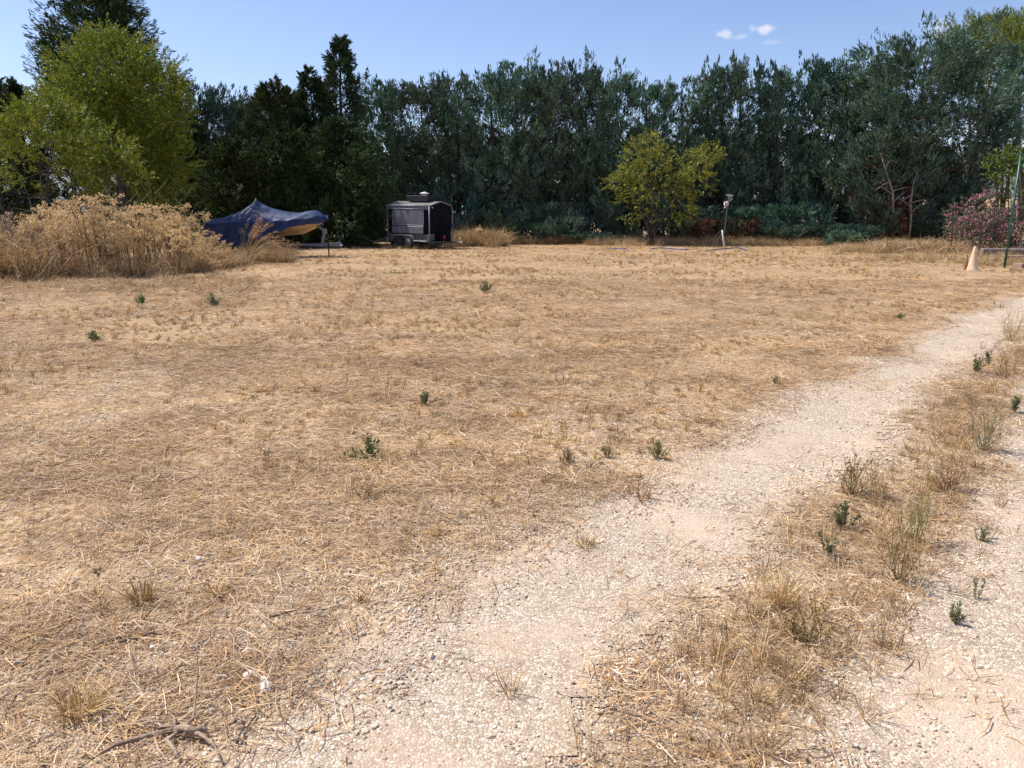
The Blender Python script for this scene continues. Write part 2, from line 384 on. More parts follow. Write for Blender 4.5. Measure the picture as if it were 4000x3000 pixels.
def pebble_clump(n, rad, sz):
    g = Geo(); t = (1 + 5 ** .5) / 2
    bv = norm(np.array([(-1, t, 0), (1, t, 0), (-1, -t, 0), (1, -t, 0), (0, -1, t), (0, 1, t), (0, -1, -t), (0, 1, -t), (t, 0, -1), (t, 0, 1), (-t, 0, -1), (-t, 0, 1)], float))
    bf = np.array([(0, 11, 5), (0, 5, 1), (0, 1, 7), (0, 7, 10), (0, 10, 11), (1, 5, 9), (5, 11, 4), (11, 10, 2), (10, 7, 6), (7, 1, 8), (3, 9, 4), (3, 4, 2), (3, 2, 6), (3, 6, 8), (3, 8, 9), (4, 9, 5), (2, 4, 11), (6, 2, 10), (8, 6, 7), (9, 8, 1)])
    for i in range(n):
        s = sz[0] + (sz[1] - sz[0]) * rng.random() ** 2.2
        v = bv * rng.uniform(.72, 1.15, (12, 1)) * np.array([rng.uniform(.7, 1.1), rng.uniform(.55, .9), rng.uniform(.3, .55)]) * s
        v = v @ np.array(Euler((rng.normal(0, .25), rng.normal(0, .25), rng.uniform(0, 6.3))).to_matrix()).T
        a = rng.uniform(0, 6.3); r = rad * math.sqrt(rng.random())
        g.add(v + [r * math.cos(a), r * math.sin(a), s * .18], bf, pal([(.60, .49, .365), (.72, .62, .49), (.47, .355, .255), (.54, .42, .305), (.33, .25, .185)], [.32, .22, .2, .2, .06])[0])
    return g
def src(g, mat): return g.build('piece', mat, link=False)
def frustum_pts(n, y0, y1, marg=1.0, p=2.0):
    """points on the ground, spread evenly over the seen wedge plus a margin"""
    yy = (y0 ** p + (y1 ** p - y0 ** p) * rng.random(n)) ** (1 / p); hw = .72 * yy + marg
    return rng.uniform(-1, 1, n) * hw, yy
lit = [src(straws(Geo(), 34, .16, (.03, .13), (.0018, .0038), (-.04, .22), (0, .016)), M['straw']) for _ in range(8)]
lit += [src(straws(Geo(), 22, .2, (.08, .26), (.0018, .0034), (-.02, .16), (.002, .02)), M['straw']) for _ in range(3)]
lx = []; ly = []; ls = []
for n, y0, y1, s0, s1, mg in ((8800, 1.2, 4.6, .75, 1.15, 1), (14000, 4.3, 9.5, .95, 1.35, 1.2), (14000, 9, 20, 1.25, 1.8, 2), (13000, 19, 50, 1.5, 2.6, 3)):
    x, y = frustum_pts(n, y0, y1, mg); lx.append(x); ly.append(y); ls.append(rng.uniform(s0, s1, n))
x = np.concatenate(lx); y = np.concatenate(ly); s = np.concatenate(ls)
pm = path_mask(x, y); dens = (.22 + .95 * fbm(x, y, .7, 41)) * (1 - .95 * pm) * (1 - .35 * bands(x, y))
dens *= 1 - .85 * sstep(.5, .6, fbm(x, y, .9, 47)) * (1 - .6 * sstep(9, 14, y))
k = rng.random(len(x)) < dens; x, y, s = x[k], y[k], s[k]; n = len(x)
scatter('straw_litter', np.stack([x, y, gz(x, y)], -1), np.stack([rng.normal(0, .03, n), rng.normal(0, .03, n), rng.uniform(0, 6.28, n)], -1), s, rng.integers(0, 11, n), lit,
        'cut straw and dry grass stalks lying flat over the whole field', 'straw')
# short standing stubble tufts
GOLD = [(.60, .42, .17), (.50, .31, .10), (.66, .52, .28), (.34, .20, .08), (.24, .16, .08)]
GW = [.3, .25, .2, .15, .1]
tf = [src(straws(Geo(), 26, .05, (.03, .10), (.002, .0042), (.5, 1.45), (0, .003), GOLD, GW, True, .35), M['straw']) for _ in range(5)]
DK = [(.22, .14, .07), (.32, .21, .1), (.16, .12, .06), (.42, .3, .14)]
tf += [src(straws(Geo(), 20, .05, (.03, .08), (.0025, .0045), (.5, 1.5), (0, .003), DK, [.3, .3, .2, .2], True, .3), M['straw']) for _ in range(2)]
GRN = [(.13, .16, .05), (.2, .2, .08), (.3, .25, .1), (.09, .12, .04)]
tf += [src(straws(Geo(), 18, .05, (.03, .08), (.003, .005), (.3, 1.4), (0, .003), GRN, [.3, .3, .2, .2], True, .3), M['straw']) for _ in range(1)]
lx = []; ly = []; ls = []
for n, y0, y1, s0, s1 in ((900, 1.3, 5, .5, 1.1), (3600, 4.5, 12, .6, 1.3), (6000, 11, 24, .7, 1.7), (11000, 22, 48, .8, 2.2)):
    x, y = frustum_pts(n, y0, y1, 2); lx.append(x); ly.append(y); ls.append(rng.uniform(s0, s1, n))
x = np.concatenate(lx); y = np.concatenate(ly); s = np.concatenate(ls)
cl = fbm(x, y, 1.6, 51)
k = rng.random(len(x)) < (1 - path_mask(x, y)) * sstep(.38, .66, cl) * 1.1; x, y, s = x[k], y[k], s[k]; n = len(x)
ix = rng.choice(8, n, p=[.13, .13, .13, .13, .13, .14, .14, .07])
scatter('dry_grass', np.stack([x, y, gz(x, y)], -1), np.stack([rng.normal(0, .1, n), rng.normal(0, .1, n), rng.uniform(0, 6.28, n)], -1), s, ix, tf,
        'short stubble of dry grass standing in small tufts across the mown field', 'dry grass')
# loose stones
pb = [src(pebble_clump(84, .15, (.003, .0105)), M['stone']) for _ in range(8)] + [src(pebble_clump(50, .15, (.004, .020)), M['stone']) for _ in range(2)]
lx = []; ly = []; ls = []
for n, y0, y1, s0, s1 in ((9000, 1.2, 4.5, .75, 1.1), (14000, 4.2, 9, .85, 1.3), (8000, 8.5, 16, 1., 1.5)):
    x, y = frustum_pts(n, y0, y1, 1); lx.append(x); ly.append(y); ls.append(rng.uniform(s0, s1, n))
x = np.concatenate(lx); y = np.concatenate(ly); s = np.concatenate(ls)
dusty = 1 - sstep(.12, .38, dist_track(x, y, -.05) + (fbm(x, y, .8, 63) - .5) * .5)
k = rng.random(len(x)) < np.maximum(path_mask(x, y) * (1 - .6 * dusty), .03 + .16 * sstep(.5, .7, fbm(x, y, 1.5, 61))); x, y, s = x[k], y[k], s[k]; n = len(x)
scatter('gravel', np.stack([x, y, gz(x, y) - .001], -1), np.stack([rng.normal(0, .02, n), rng.normal(0, .02, n), rng.uniform(0, 6.28, n)], -1), s, rng.choice(10, n, p=[.12] * 8 + [.02] * 2), pb,
        'pale crushed stone gravel loose on the wheel tracks and beside them', 'gravel')
# ---------------------------------------------------------------- trees
def blades(g, O, D, L, k, bl, bw, ang, droop, cols, w=None, tip=.5, diamond=False, jit=.18, tint=None):
    """k small leaf blades along every spray (origin O, direction D, length L)"""
    n = len(O); O = O[:, None, :]; D = norm(D)[:, None, :]; L = np.asarray(L, float).reshape(n, 1, 1)
    t = rng.random((n, k, 1)) ** .8
    pr = rng.normal(0, 1, (n, k, 3)); pr = norm(pr - (pr * D).sum(-1, keepdims=True) * D)
    a = rng.uniform(*ang, (n, k, 1)) * (1 - tip * t)
    bd = norm(D * np.cos(a) + pr * np.sin(a) + np.array([0, 0, -1.0]) * droop)
    base = O + D * L * t
    ln = rng.uniform(*bl, (n, k, 1)) * (1 - .35 * t); wd = rng.uniform(*bw, (n, k, 1)) * (1 - .3 * t)
    sd = norm(np.cross(bd, rng.normal(0, 1, (n, k, 3))))
    sc = rng.uniform(1 - jit, 1 + jit, (n, 1, 1)) * (1 if tint is None else tint.reshape(n, 1, 1)); cc = np.array(cols); c = cc[rng.choice(len(cc), (n, k), p=w)] * sc * rng.uniform(.85, 1.15, (n, k, 1))
    if diamond:
        V = np.stack([base, base + bd * ln * .45 + sd * wd / 2, base + bd * ln, base + bd * ln * .45 - sd * wd / 2], 2); m = 4
    else:
        V = np.stack([base - sd * wd / 2, base + sd * wd / 2, base + bd * ln], 2); m = 3
    g.add(V.reshape(-1, 3), np.arange(n * k * m).reshape(-1, m), np.repeat(c.reshape(-1, 3), m, 0))
CY = [(.125, .225, .165), (.08, .15, .105), (.23, .36, .27), (.11, .155, .075), (.17, .15, .085)]
CYW = [.34, .26, .2, .15, .05]
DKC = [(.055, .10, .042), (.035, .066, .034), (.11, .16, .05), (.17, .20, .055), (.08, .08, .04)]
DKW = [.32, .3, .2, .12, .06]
def conifer(name, base, H, Rm, label, cat='tree', group=None, nb=92, ns=11, kb=12, prof='hedge', cols=CY, w=CYW, rise=(.5, 1.3), plume=.34, holes=(), lean=(0, 0), leaders=8, bare=0.02, lobes=None, blen=(.09, .16), bwid=(.034, .058), droop=0.0, sprL=.24, dead=0, topw=1.0, s_extra=13, pl_len=.38, pl_w=.145, upd=.38, tt=.86, tw=.013):
    t = empty(name, base); tag(t, label, cat, group)
    gt = Geo(); gc = Geo(); upd = upd * rng.uniform(.5, 1.7); own = rng.uniform(.82, 1.14) * np.array([rng.uniform(.88, 1.16), 1, rng.uniform(.84, 1.08)]); cols = np.array(cols) * own
    lx, ly = lean
    def tk(h): u = h / H; return np.array([lx * u ** 1.5 + .12 * math.sin(u * 7 + H), ly * u ** 1.5 + .1 * math.cos(u * 6 + H), h])
    tube(gt, [tk(H * q) for q in np.linspace(0, tt, 12)], [max(.012, tw * H * (1 - q) ** .9 + .01) for q in np.linspace(0, tt, 12)], 8, (.2, .16, .13))
    def pr(u):
        if prof == 'hedge': return (.85 + .25 * max(0, 1 - u / .3)) * (1 - max(0, (u - .5) / .5) ** 1.4 * .84) * topw ** max(0, (u - .6) * 2)
        if prof == 'cone': return (1 - u) ** .8 * (.55 + .45 * min(1, u / .12)) + .05
        if prof == 'round': return math.sqrt(max(.02, 1 - ((u - .5) / .56) ** 2)) * (1.0 if u > .3 else .82)
        if prof == 'spire': return (1 - u) ** .9 * .95 + .03
    O = []; D = []; L = []; TI = []
    az = rng.uniform(0, 6.28); bx0 = rng.uniform(0, 50)
    for i in range(nb + leaders):
        lead = i >= nb
        u = bare + (.97 - bare) * ((i + rng.random()) / nb) if not lead else rng.uniform(.6, .86)
        az += 2.4 + rng.normal(0, .35); tn_ = 1.0 if prof in ('hedge', 'round') else .3 + .7 * min(1, (1 - u) / .35); u = u if prof != 'spire' else min(.97, (round(u * H / .62) + rng.normal(0, .1)) * .62 / H); h0 = u * H * (.9 if prof != 'spire' and prof != 'cone' else .97)
        capn = rng.uniform(.8, .96) if prof == 'hedge' else rng.uniform(.9, .985)
        nz_ = float(fbm(math.cos(az) * 1.4 + bx0, u * H / 1.5 + math.sin(az) * 1.4, 1.0, 77, 2))     # bulging masses with recesses between them
        r = Rm * (pr(u) if not lead else 1.0) * rng.uniform(.85, 1.1) * (.48 + .75 * float(sstep(.32, .64, nz_))) * (1 if not lead else .5)
        if prof in ('hedge', 'round') and nz_ < .38 and rng.random() < .75: continue
        rs = r * rng.uniform(*rise) if not lead else H * (1.0 - u) * rng.uniform(.62, .98)
        if h0 + rs > H * 1.02: rs = max(.1, H * rng.uniform(.93, 1.02) - h0)
        p0 = tk(h0 * .96); o = np.array([math.cos(az), math.sin(az), 0]); sw = np.array([-o[1], o[0], 0]) * rng.normal(0, .25) * r
        q = lambda s: p0 + o * r * s + sw * s * s + np.array([0, 0, rs * s ** 1.7])
        br = max(.012, .008 * H * (1 - u) * rng.uniform(.5, 1))
        tube(gt, [q(s) for s in (0, .3, .6, .9)], [br, br * .75, br * .45, br * .2], 4, (.2, .16, .13), False)
        s = rng.uniform(.3 if not lead else .1, 1.0, ns) ** .62
        c = p0 + o * r * s[:, None] + sw * (s * s)[:, None] + np.array([0, 0, 1.0]) * (rs * s ** 1.7)[:, None]
        tg = norm(o * r + np.array([0, 0, 1.0]) * (rs * 1.7 * s ** .7)[:, None] + sw * 2 * s[:, None])
        of = rng.normal(0, 1, (ns, 3)); of = norm(of - (of * tg).sum(-1, keepdims=True) * tg)
        pw = (tn_ * plume * (1.25 - .8 * s) * (.6 + .4 * min(1.5, r)))[:, None] * (1 if not lead else .4)
        c = c + of * pw * rng.uniform(.2, 1.1, (ns, 1))
        dr = norm(tg * .7 + of * .7 + np.array([0, 0, upd]) * (1 if not lead else 1.8)); keep = c[:, 2] > .0
        tp_ = np.zeros(ns, bool); nt_ = max(1, ns // 4); tp_[:nt_] = True        # the ends of the branch carry long upright tips
        c[:nt_] = (p0 + o * r + sw + np.array([0, 0, rs])) + rng.normal(0, .10 + .05 * r, (nt_, 3)); dr[:nt_] = norm(tg[:nt_] * .5 + np.array([0, 0, upd * 1.5]) + rng.normal(0, .15, (nt_, 3)))
        ti = rng.uniform(.6, 1.3, ns) * rng.uniform(.75, 1.2); lens = np.where(tp_, 1.25, 1.0) * pl_len * tn_ * rng.uniform(.7, 1.3, ns)
        tt_ = rng.random((ns, s_extra)) ; taper = (1.25 - tt_)[..., None]
        c = (c[:, None] + dr[:, None] * (tt_ * lens[:, None])[..., None] + rng.normal(0, pl_w * tn_ * (.5 if lead else 1), (ns, s_extra, 3)) * taper).reshape(-1, 3)
        dr = (dr[:, None] + rng.normal(0, .16, (ns, s_extra, 3)) * taper).reshape(-1, 3); keep = np.repeat(keep, s_extra) & (c[:, 2] > .03) & (c[:, 2] < H * (rng.uniform(.985, 1.0) if lead else capn) - .15); ti = np.repeat(ti, s_extra)
        if lobes is not None: keep &= rng.random(len(c)) < lobes(c)
        for hx, hz, hr in holes:
            d = np.hypot(c[:, 0] - hx, c[:, 2] - hz); keep &= rng.random(len(c)) < sstep(hr * .55, hr * 1.25, d)
        c = c[keep]; O.append(c); D.append(dr[keep]); TI.append(ti[keep]); L.append(rng.uniform(.6, 1.15, len(c)) * sprL)
    O = np.concatenate(O); D = np.concatenate(D); L = np.concatenate(L); TI = np.concatenate(TI)
    blades(gc, O, D, L, kb, blen, bwid, (.15, .75), droop, cols, w, .6, tint=TI)
    if dead:
        m = np.arange(len(O)); dd = rng.choice(m, int(len(m) * dead)); q = O[dd] * np.array([.8, .8, 1]); q[:, 2] *= .6
        gd = Geo(); blades(gd, q, rng.normal(0, 1, q.shape), L[dd] * .9, kb, blen, bwid, (.3, 1.2), .4, [(.13, .075, .045), (.2, .13, .09), (.08, .05, .035)], None, .5)
        gd.build('dead_foliage', M['cypress'], t)
    gt.build('trunk', M['bark'], t); gc.build('crown', M['cypress'], t)
    return t
# the blue-green cypress hedge: (pixel column, pixel row of its top, depth, radius, holes[(px,py,rpx)], label, extra)
HG = [
 (640, 330, 54, 2.6, (), 'dusty green cypress behind the right shoulder of the yellow-green leafy tree', {}),
 (830, 285, 53, 2.4, (), 'blue-green spiky cypress top just right of the yellow-green leafy tree', {}),
 (985, 345, 54, 2.4, (), 'blue-green cypress behind the dark conifer with the slanted tip', {}),
 (1160, 320, 54, 2.6, (), 'low-topped cypress behind the blue tarpaulin covered boat', {}),
 (1530, 262, 51, 2.0, [(1575, 455, 45)], 'cypress with a thin single spike directly behind the catering trailer', {'leaders': 6}),
 (1660, 262, 50, 1.9, [(1620, 450, 45)], 'narrow cypress above the right end of the catering trailer, sky showing beside its trunk', {}),
 (1790, 238, 51, 2.1, (), 'cypress just right of the catering trailer with two short spikes', {}),
 (1925, 215, 50, 2.2, (), 'cypress where the hedge steps up to its tallest middle stretch', {}),
 (2020, 180, 51, 2.3, (), 'first of the tallest middle cypresses, with a bunch of sharp tips', {'leaders': 9}),
 (2130, 198, 50, 2.2, [(2150, 520, 40), (2190, 480, 35)], 'tall cypress in the middle of the hedge, bare branches showing at half its height', {}),
 (2285, 178, 51, 2.4, (), 'tallest middle cypress left of the yellow-green almond tree', {'leaders': 10}),
 (2400, 228, 50, 2.1, [(2445, 445, 40), (2440, 390, 30)], 'cypress behind the left edge of the yellow-green almond tree, sky slits on its right', {}),
 (2510, 262, 51, 1.9, [(2485, 440, 34), (2560, 420, 30), (2440, 400, 30)], 'broad soft-topped cypress directly behind the almond tree', {'topw': .9}),
 (2645, 245, 50, 1.9, [(2640, 430, 38), (2610, 500, 36), (2700, 480, 30)], 'open see-through cypress above the right half of the almond tree', {'ns': 7}),
 (2745, 190, 51, 1.6, [(2720, 380, 36), (2760, 450, 44), (2790, 360, 30)], 'slender dark cypress with a single candle tip above the instrument mast', {'ns': 7, 'topw': .8}),
 (2800, 185, 50.5, 1.5, [(2850, 440, 60), (2830, 350, 36), (2810, 500, 36)], 'slender cypress with a forked pale trunk in the sky gap', {'ns': 7, 'topw': .8}),
 (2885, 165, 51, 2.0, [(2880, 460, 60), (2950, 400, 36), (2930, 330, 28)], 'cypress with a wind-swept top right of the sky gap', {'lean': (-.5, 0)}),
 (3010, 188, 50, 2.1, [(2945, 430, 36)], 'full dark cypress right of the instrument mast', {'leaders': 8}),
 (3170, 160, 50, 2.3, (), 'cypress with three upright candle tips left of the big rounded cypress', {'leaders': 7}),
 (3330, 175, 48, 2.4, [(3300, 260, 24)], 'cypress merging into the left side of the big rounded cypress', {'leaders': 6}),
]
def hedge_tree(px, top, Y, r, holes, label, ex):
    b = P(px, 900, Y); b.z = 0; tp = P(px, top, Y); H = tp.z + .1
    hl = []
    for hx, hy, hr in holes:
        q = P(hx, hy, Y); hl.append((q.x - b.x, q.z, hr / 59))
    kw = dict(holes=hl); kw.update(ex)
    b.z = float(gz(b.x, b.y)) - .05
    conifer('cypress_tree', b, H, r * 1.28, label, 'tree', 'blue-green cypresses of the hedge', **kw)
for a in HG: hedge_tree(*a)
LOWL = ['low cypress boughs beside the yellow-headed weeds right of the catering trailer', 'pale tipped low cypress boughs two bushes right of the catering trailer', 'very low cypress boughs spreading onto the straw below the tall middle cypresses', 'low cypress boughs under the tallest middle cypress', 'taller low bough clump behind the left side of the almond tree', 'smallest ground-hugging cypress boughs left of the almond tree foot', 'low cypress boughs just behind the almond tree stems', 'high bough mass behind the right end of the catering trailer', 'bushy boughs below the bare branches of the middle hedge',
 'low cypress boughs directly right of the instrument mast', 'tall skirt of cypress boughs right of the instrument mast', 'broad skirt of cypress boughs left of the big rounded cypress', 'small bough clump left of the seedling bushes', 'low bough clump between the mast and the seedling bushes', 'dark boughs between the almond tree and the instrument mast', 'blue-green cypress seedling bush nearer to the dead limbs', 'pointed blue-green cypress seedling standing left of the other seedling bush', 'dark low boughs left of the broken dead limbs', 'dark low boughs between the broken dead limbs', 'dark low boughs right of the broken dead limbs beside the oleander', 'dark boughs seen between the thin stems of the almond tree']
for i, (px, py, Yq, rr) in enumerate([(1880, 830, 48.3, 1.5), (2010, 820, 48.2, 1.6), (2110, 870, 47.6, 1.5), (2230, 845, 47.8, 1.7), (2330, 800, 48.5, 1.6), (2290, 905, 46.6, 1.2), (2440, 850, 48, 1.4), (1760, 700, 49, 1.6), (2170, 790, 48.8, 1.7), (2860, 850, 47.8, 1.5), (2980, 800, 48, 1.8), (3120, 790, 47.6, 1.8), (3240, 880, 46.2, 1.3), (3060, 880, 46.8, 1.4), (2720, 830, 48.5, 1.6), (3350, 880, 44.6, .9), (3290, 905, 43.6, .8), (3430, 830, 46, 1.7), (3560, 840, 45.5, 1.6), (3660, 850, 45, 1.5), (2600, 800, 48, 1.9)]):
    b = P(px, 900, Yq); b.z = -.05; last = i in (15, 16)
    conifer('cypress_bush', b, P(px, py, Yq).z + .1, rr * 1.15, LOWL[i], 'bush', ['cypress seedlings at the foot of the hedge', 'low cypress boughs along the foot of the hedge'][not last], nb=34 if not last else 16, ns=10, prof='round', leaders=2, rise=(.1, .8), bare=.0)
for i in range(12):
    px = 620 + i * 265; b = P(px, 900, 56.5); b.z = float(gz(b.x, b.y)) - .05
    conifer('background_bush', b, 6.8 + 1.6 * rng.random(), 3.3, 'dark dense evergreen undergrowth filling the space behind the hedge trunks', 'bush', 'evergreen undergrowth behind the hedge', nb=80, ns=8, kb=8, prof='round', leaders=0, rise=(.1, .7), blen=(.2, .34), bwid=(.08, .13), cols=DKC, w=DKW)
for px, py, Yq, rr, lab in ((2725, 850, 46.6, .8, 'rusty brown dead boughs low in the hedge just left of the instrument mast'), (2880, 850, 47, .8, 'small rusty dead bough patch low in the hedge right of the instrument mast'), (3480, 760, 44.6, .9, 'brown dead foliage hanging between the broken dead limbs')):
    b = P(px, 900, Yq); b.z = -.05
    conifer('dead_bough', b, P(px, py, Yq).z + .1, rr, lab, 'dead bough', None, nb=26, ns=6, kb=8, prof='round', leaders=0, rise=(-.1, .5), cols=[(.20, .10, .055), (.13, .07, .045), (.28, .16, .09)], w=[.4, .35, .25], droop=.3)
# the big rounded cypress at the right end, with broken dead limbs at its foot
b = P(3560, 900, 46); b.z = 0
big = conifer('cypress_tree', b, P(3560, 90, 46).z, 3.7, 'big rounded cypress at the right end of the hedge with broken dead limbs below', 'tree', None, nb=190, ns=12, prof='round', leaders=9, rise=(.3, .9), plume=.5, lean=(-.3, 0), holes=[(.9, 6.6, .5), (.35, 5.3, .5)], dead=.05)
b2 = P(3740, 900, 46.5); b2.z = 0
conifer('cypress_tree', b2, P(3740, 130, 46.5).z, 2.9, 'round-shouldered cypress leaning right beside the pink oleander', 'tree', None, nb=130, ns=11, prof='round', leaders=3, rise=(.2, .8), plume=.5, lean=(1.3, 0), dead=.03, bare=.12, holes=[(2.6, 3.1, 1.5), (1.9, 1.9, .8)])
b3 = P(3420, 900, 45.5); b3.z = 0
conifer('cypress_tree', b3, P(3420, 330, 45.5).z, 2.3, 'shorter bushy cypress in front of the big rounded cypress', 'tree', None, nb=90, prof='round', leaders=3, rise=(.2, .8), dead=.06)
for (px, y0, y1, Yb, lab, dx, top) in ((3590, 930, 655, 44, 'pale dead snag with a splintered top under the big rounded cypress', -.25, True), (3440, 900, 590, 44.2, 'reddish bent dead limb hanging in front of the big rounded cypress', .35, False)):
    A = P(px - 40 * (1 if top else -1), y0, Yb); B = P(px, y1, Yb); A.z = max(.0, A.z); g = Geo()
    mid = A.lerp(B, .5) + Vector((dx, -.1, 0))
    tube(g, [A, A.lerp(mid, .5) + Vector((.08, 0, 0)), mid, mid.lerp(B, .55) + Vector((-.08, 0, .05)), B], [.07, .065, .06, .045, .02], 7)
    for s, e in ((.5, (.9, -.2, .2)), (.62, (-.8, -.1, -.5)), (.8, (.35, .0, .5)), (.9, (-.3, 0, .35)), (.35, (.7, -.2, .7)), (.45, (-.9, -.2, .5))):
        q = A.lerp(B, s) + Vector((dx * (1 - abs(s - .5) * 2), -.1 * (1 - abs(s - .5) * 2), 0))
        tube(g, [q, q + Vector(e) * .5 + Vector((0, 0, .06)), q + Vector(e)], [.04, .028, .008], 5, (1, 1, 1), False)
    o = g.build('dead_branch', M['deadwood'], smooth=True); tag(o, lab, 'dead branch')

# dark green conifers on the left
def dark(px, top, Y, r, label, **k):
    b = P(px, 900, Y); b.z = 0
    kw = dict(prof='spire', cols=DKC, w=DKW, rise=(.0, .4), plume=.36, leaders=0, droop=.35, ns=9, nb=110, upd=.1, pl_len=.5); kw.update(k)
    return conifer('conifer_tree', b, P(px, top, Y).z, r, label, 'conifer', None, **kw)
dark(490, -480, 46, 4.7, 'very tall dark conifer rising out of the frame behind the yellow-green leafy tree', nb=190, ns=17, rise=(.1, .45), kb=9, droop=.2, plume=.75, bare=.32)
dark(300, 190, 47, 2.4, 'dark conifer shoulder left of the very tall conifer', nb=80)
dark(20, 165, 44, 3.0, 'dark conifer cut by the left edge of the photo')
dark(130, 255, 46, 1.7, 'smaller dark conifer with drooping twigs near the left edge', droop=.6)
dark(1362, 70, 47, 2.7, 'tall pointed dark conifer standing out above the hedge', nb=130, droop=.5, rise=(.0, .5))
dark(1250, 205, 46.5, 2.1, 'shorter pointed conifer touching the left side of the tall pointed one')
dark(1160, 290, 46, 2.3, 'small dark conifer behind the covered boat')
dark(1005, 262, 45, 3.6, 'dark spreading conifer with its tip slanting to the right', lean=(1.7, 0), nb=130, prof='cone', plume=.5)
dark(780, 440, 43, 2.6, 'low dark green conifer beside the yellow-green leafy tree', nb=110)
dark(1330, 420, 43, 3.2, 'wide low dark conifer between the boat and the catering trailer', nb=150, ns=10, prof='cone')
dark(1130, 470, 42, 2.9, 'wide low dark conifer directly behind the covered boat', nb=140, ns=10, prof='cone')
dark(930, 500, 41, 2.6, 'low yellow-tinged conifer left of the covered boat', nb=120, ns=10, prof='cone', cols=[(.08, .11, .03), (.05, .08, .03), (.12, .15, .04), (.03, .05, .02)], w=[.3, .3, .15, .25])

# leafy trees
YG = [(.24, .29, .03), (.13, .19, .025), (.35, .37, .035), (.065, .11, .02), (.42, .35, .04)]
YGW = [.3, .27, .2, .15, .08]
def leafy(name, base, lobes, label, cat, cols=YG, w=YGW, dens=26, kb=22, bl=(.11, .19), bw=(.03, .05), sprL=.5, stems=5, up=.5, droop=.15, stem_r=.07, group=None, gap=.45, mat='leaf', flowers=None, spread=.5):
    """lobes: (x, y, z, rx, ry, rz) relative to base"""
    t = empty(name, base); tag(t, label, cat, group); gt = Geo(); gc = Geo(); O = []; D = []
    for (x, y, z, rx, ry, rz) in lobes:
        A = 4 * math.pi * ((rx * ry) ** 1.6 / 3 + (rx * rz) ** 1.6 / 3 + (ry * rz) ** 1.6 / 3) ** (1 / 1.6); n = int(A * dens)
        u = norm(rng.normal(0, 1, (n, 3))); rr = rng.uniform(.5, 1.04, (n, 1)) ** .45
        wob = .82 + .36 * vnoise(u[:, 0] * 3 + x, u[:, 2] * 3 + u[:, 1] * 2, 1, 5)[:, None]
        O.append(np.array([x, y, z]) + u * rr * wob * np.array([rx, ry, rz])); D.append(u + np.array([0, 0, up]) + rng.normal(0, .3, (n, 3)))
    O = np.concatenate(O); D = np.concatenate(D); k = O[:, 2] > .15
    cl = fbm(O[:, 0] * 1.0 + O[:, 1] * .7, O[:, 2] * 1.3 + O[:, 1] * .5, 1.2, 71, 3)
    k &= rng.random(len(O)) < sstep(gap - .14, gap + .08, cl) * .93 + .07
    O = O[k]; D = D[k]
    blades(gc, O, D, rng.uniform(.5, 1.2, len(O)) * sprL, kb, bl, bw, (.5, 1.2), droop, cols, w, .45, True, .25)
    for i in range(stems):
        x, y, z, rx, ry, rz = lobes[i % len(lobes)]; a = rng.uniform(0, 6.28); r0 = rng.uniform(.02, .12 + .03 * stems)
        p0 = np.array([math.cos(a) * r0, math.sin(a) * r0, -.05]); e = np.array([x + rng.normal(0, rx * .35), y + rng.normal(0, ry * .35), z + rz * rng.uniform(0, .7)])
        c = lambda s: p0 + (e - p0) * np.array([s ** 1.3, s ** 1.3, s]) + rng.normal(0, .03, 3)
        pts = [c(s) for s in (0, .2, .4, .6, .8, 1)]; tube(gt, pts, [stem_r * q for q in (1, .85, .65, .45, .3, .12)], 6, (1, 1, 1), False)
        for s in (2, 3, 4):
            for _ in range(3):
                d = norm(rng.normal(0, 1, 3) + np.array([0, 0, .6])); q = pts[s]; ll = rng.uniform(.4, 1.0) * min(rx, rz) * .9
                tube(gt, [q, q + d * ll * .5 + rng.normal(0, .04, 3), q + d * ll], [stem_r * .35, stem_r * .2, stem_r * .06], 4, (1, 1, 1), False)
    gt.build('trunk', M['bark'], t); gc.build('crown', M[mat], t)
    if flowers:
        gf = Geo(); fc, fn, fs = flowers; k = rng.choice(len(O), min(fn, len(O)), False); q = O[k] + norm(D[k]) * .18; q[:, 2] += .03
        blades(gf, q, D[k], np.full(len(q), .07), 9, (fs * .8, fs * 1.3), (fs * .6, fs), (.3, 1.5), 0, fc, None, .1, True); gf.build('blossom', M['leaf'], t)
    return t
def lobe(bx, Y0, px, py, rpx, rpy, Y, ry=None):
    q = P(px, py, Y); s = (Y * math.cos(PITCH) + .3) / FPX
    return (q.x - bx.x, q.y - bx.y, q.z - bx.z, rpx * s, ry or rpx * s * .9, rpy * s)
b = P(420, 900, 31); b.z = 0
leafy('leafy_tree', b, [lobe(b, 0, 480, 330, 215, 165, 31.5), lobe(b, 0, 350, 460, 170, 140, 30.5), lobe(b, 0, 610, 430, 115, 150, 31), lobe(b, 0, 480, 560, 200, 150, 31), lobe(b, 0, 600, 640, 130, 130, 31.3), lobe(b, 0, 455, 240, 120, 80, 31.5), lobe(b, 0, 560, 730, 150, 110, 31.5)],
      'tall rounded yellow-green leafy tree on the left in front of the dark conifers', 'tree', dens=30, stems=7, stem_r=.075, gap=.43)
b = P(170, 900, 28); b.z = 0
leafy('leafy_tree', b, [lobe(b, 0, 200, 520, 150, 120, 28), lobe(b, 0, 130, 600, 125, 130, 27.8), lobe(b, 0, 250, 680, 150, 120, 28)],
      'lower yellow-green leafy tree at the left, its yellower side hanging over the weeds', 'tree', dens=32, stems=6, stem_r=.06, gap=.43)
b = P(430, 900, 27.5); b.z = 0
leafy('leafy_bush', b, [lobe(b, 0, 435, 590, 75, 65, 27.5), lobe(b, 0, 450, 690, 100, 90, 27.6)],
      'bright yellow-green leafy bush in front of the tall leafy tree', 'bush', dens=30, stems=4, stem_r=.04, gap=.36)
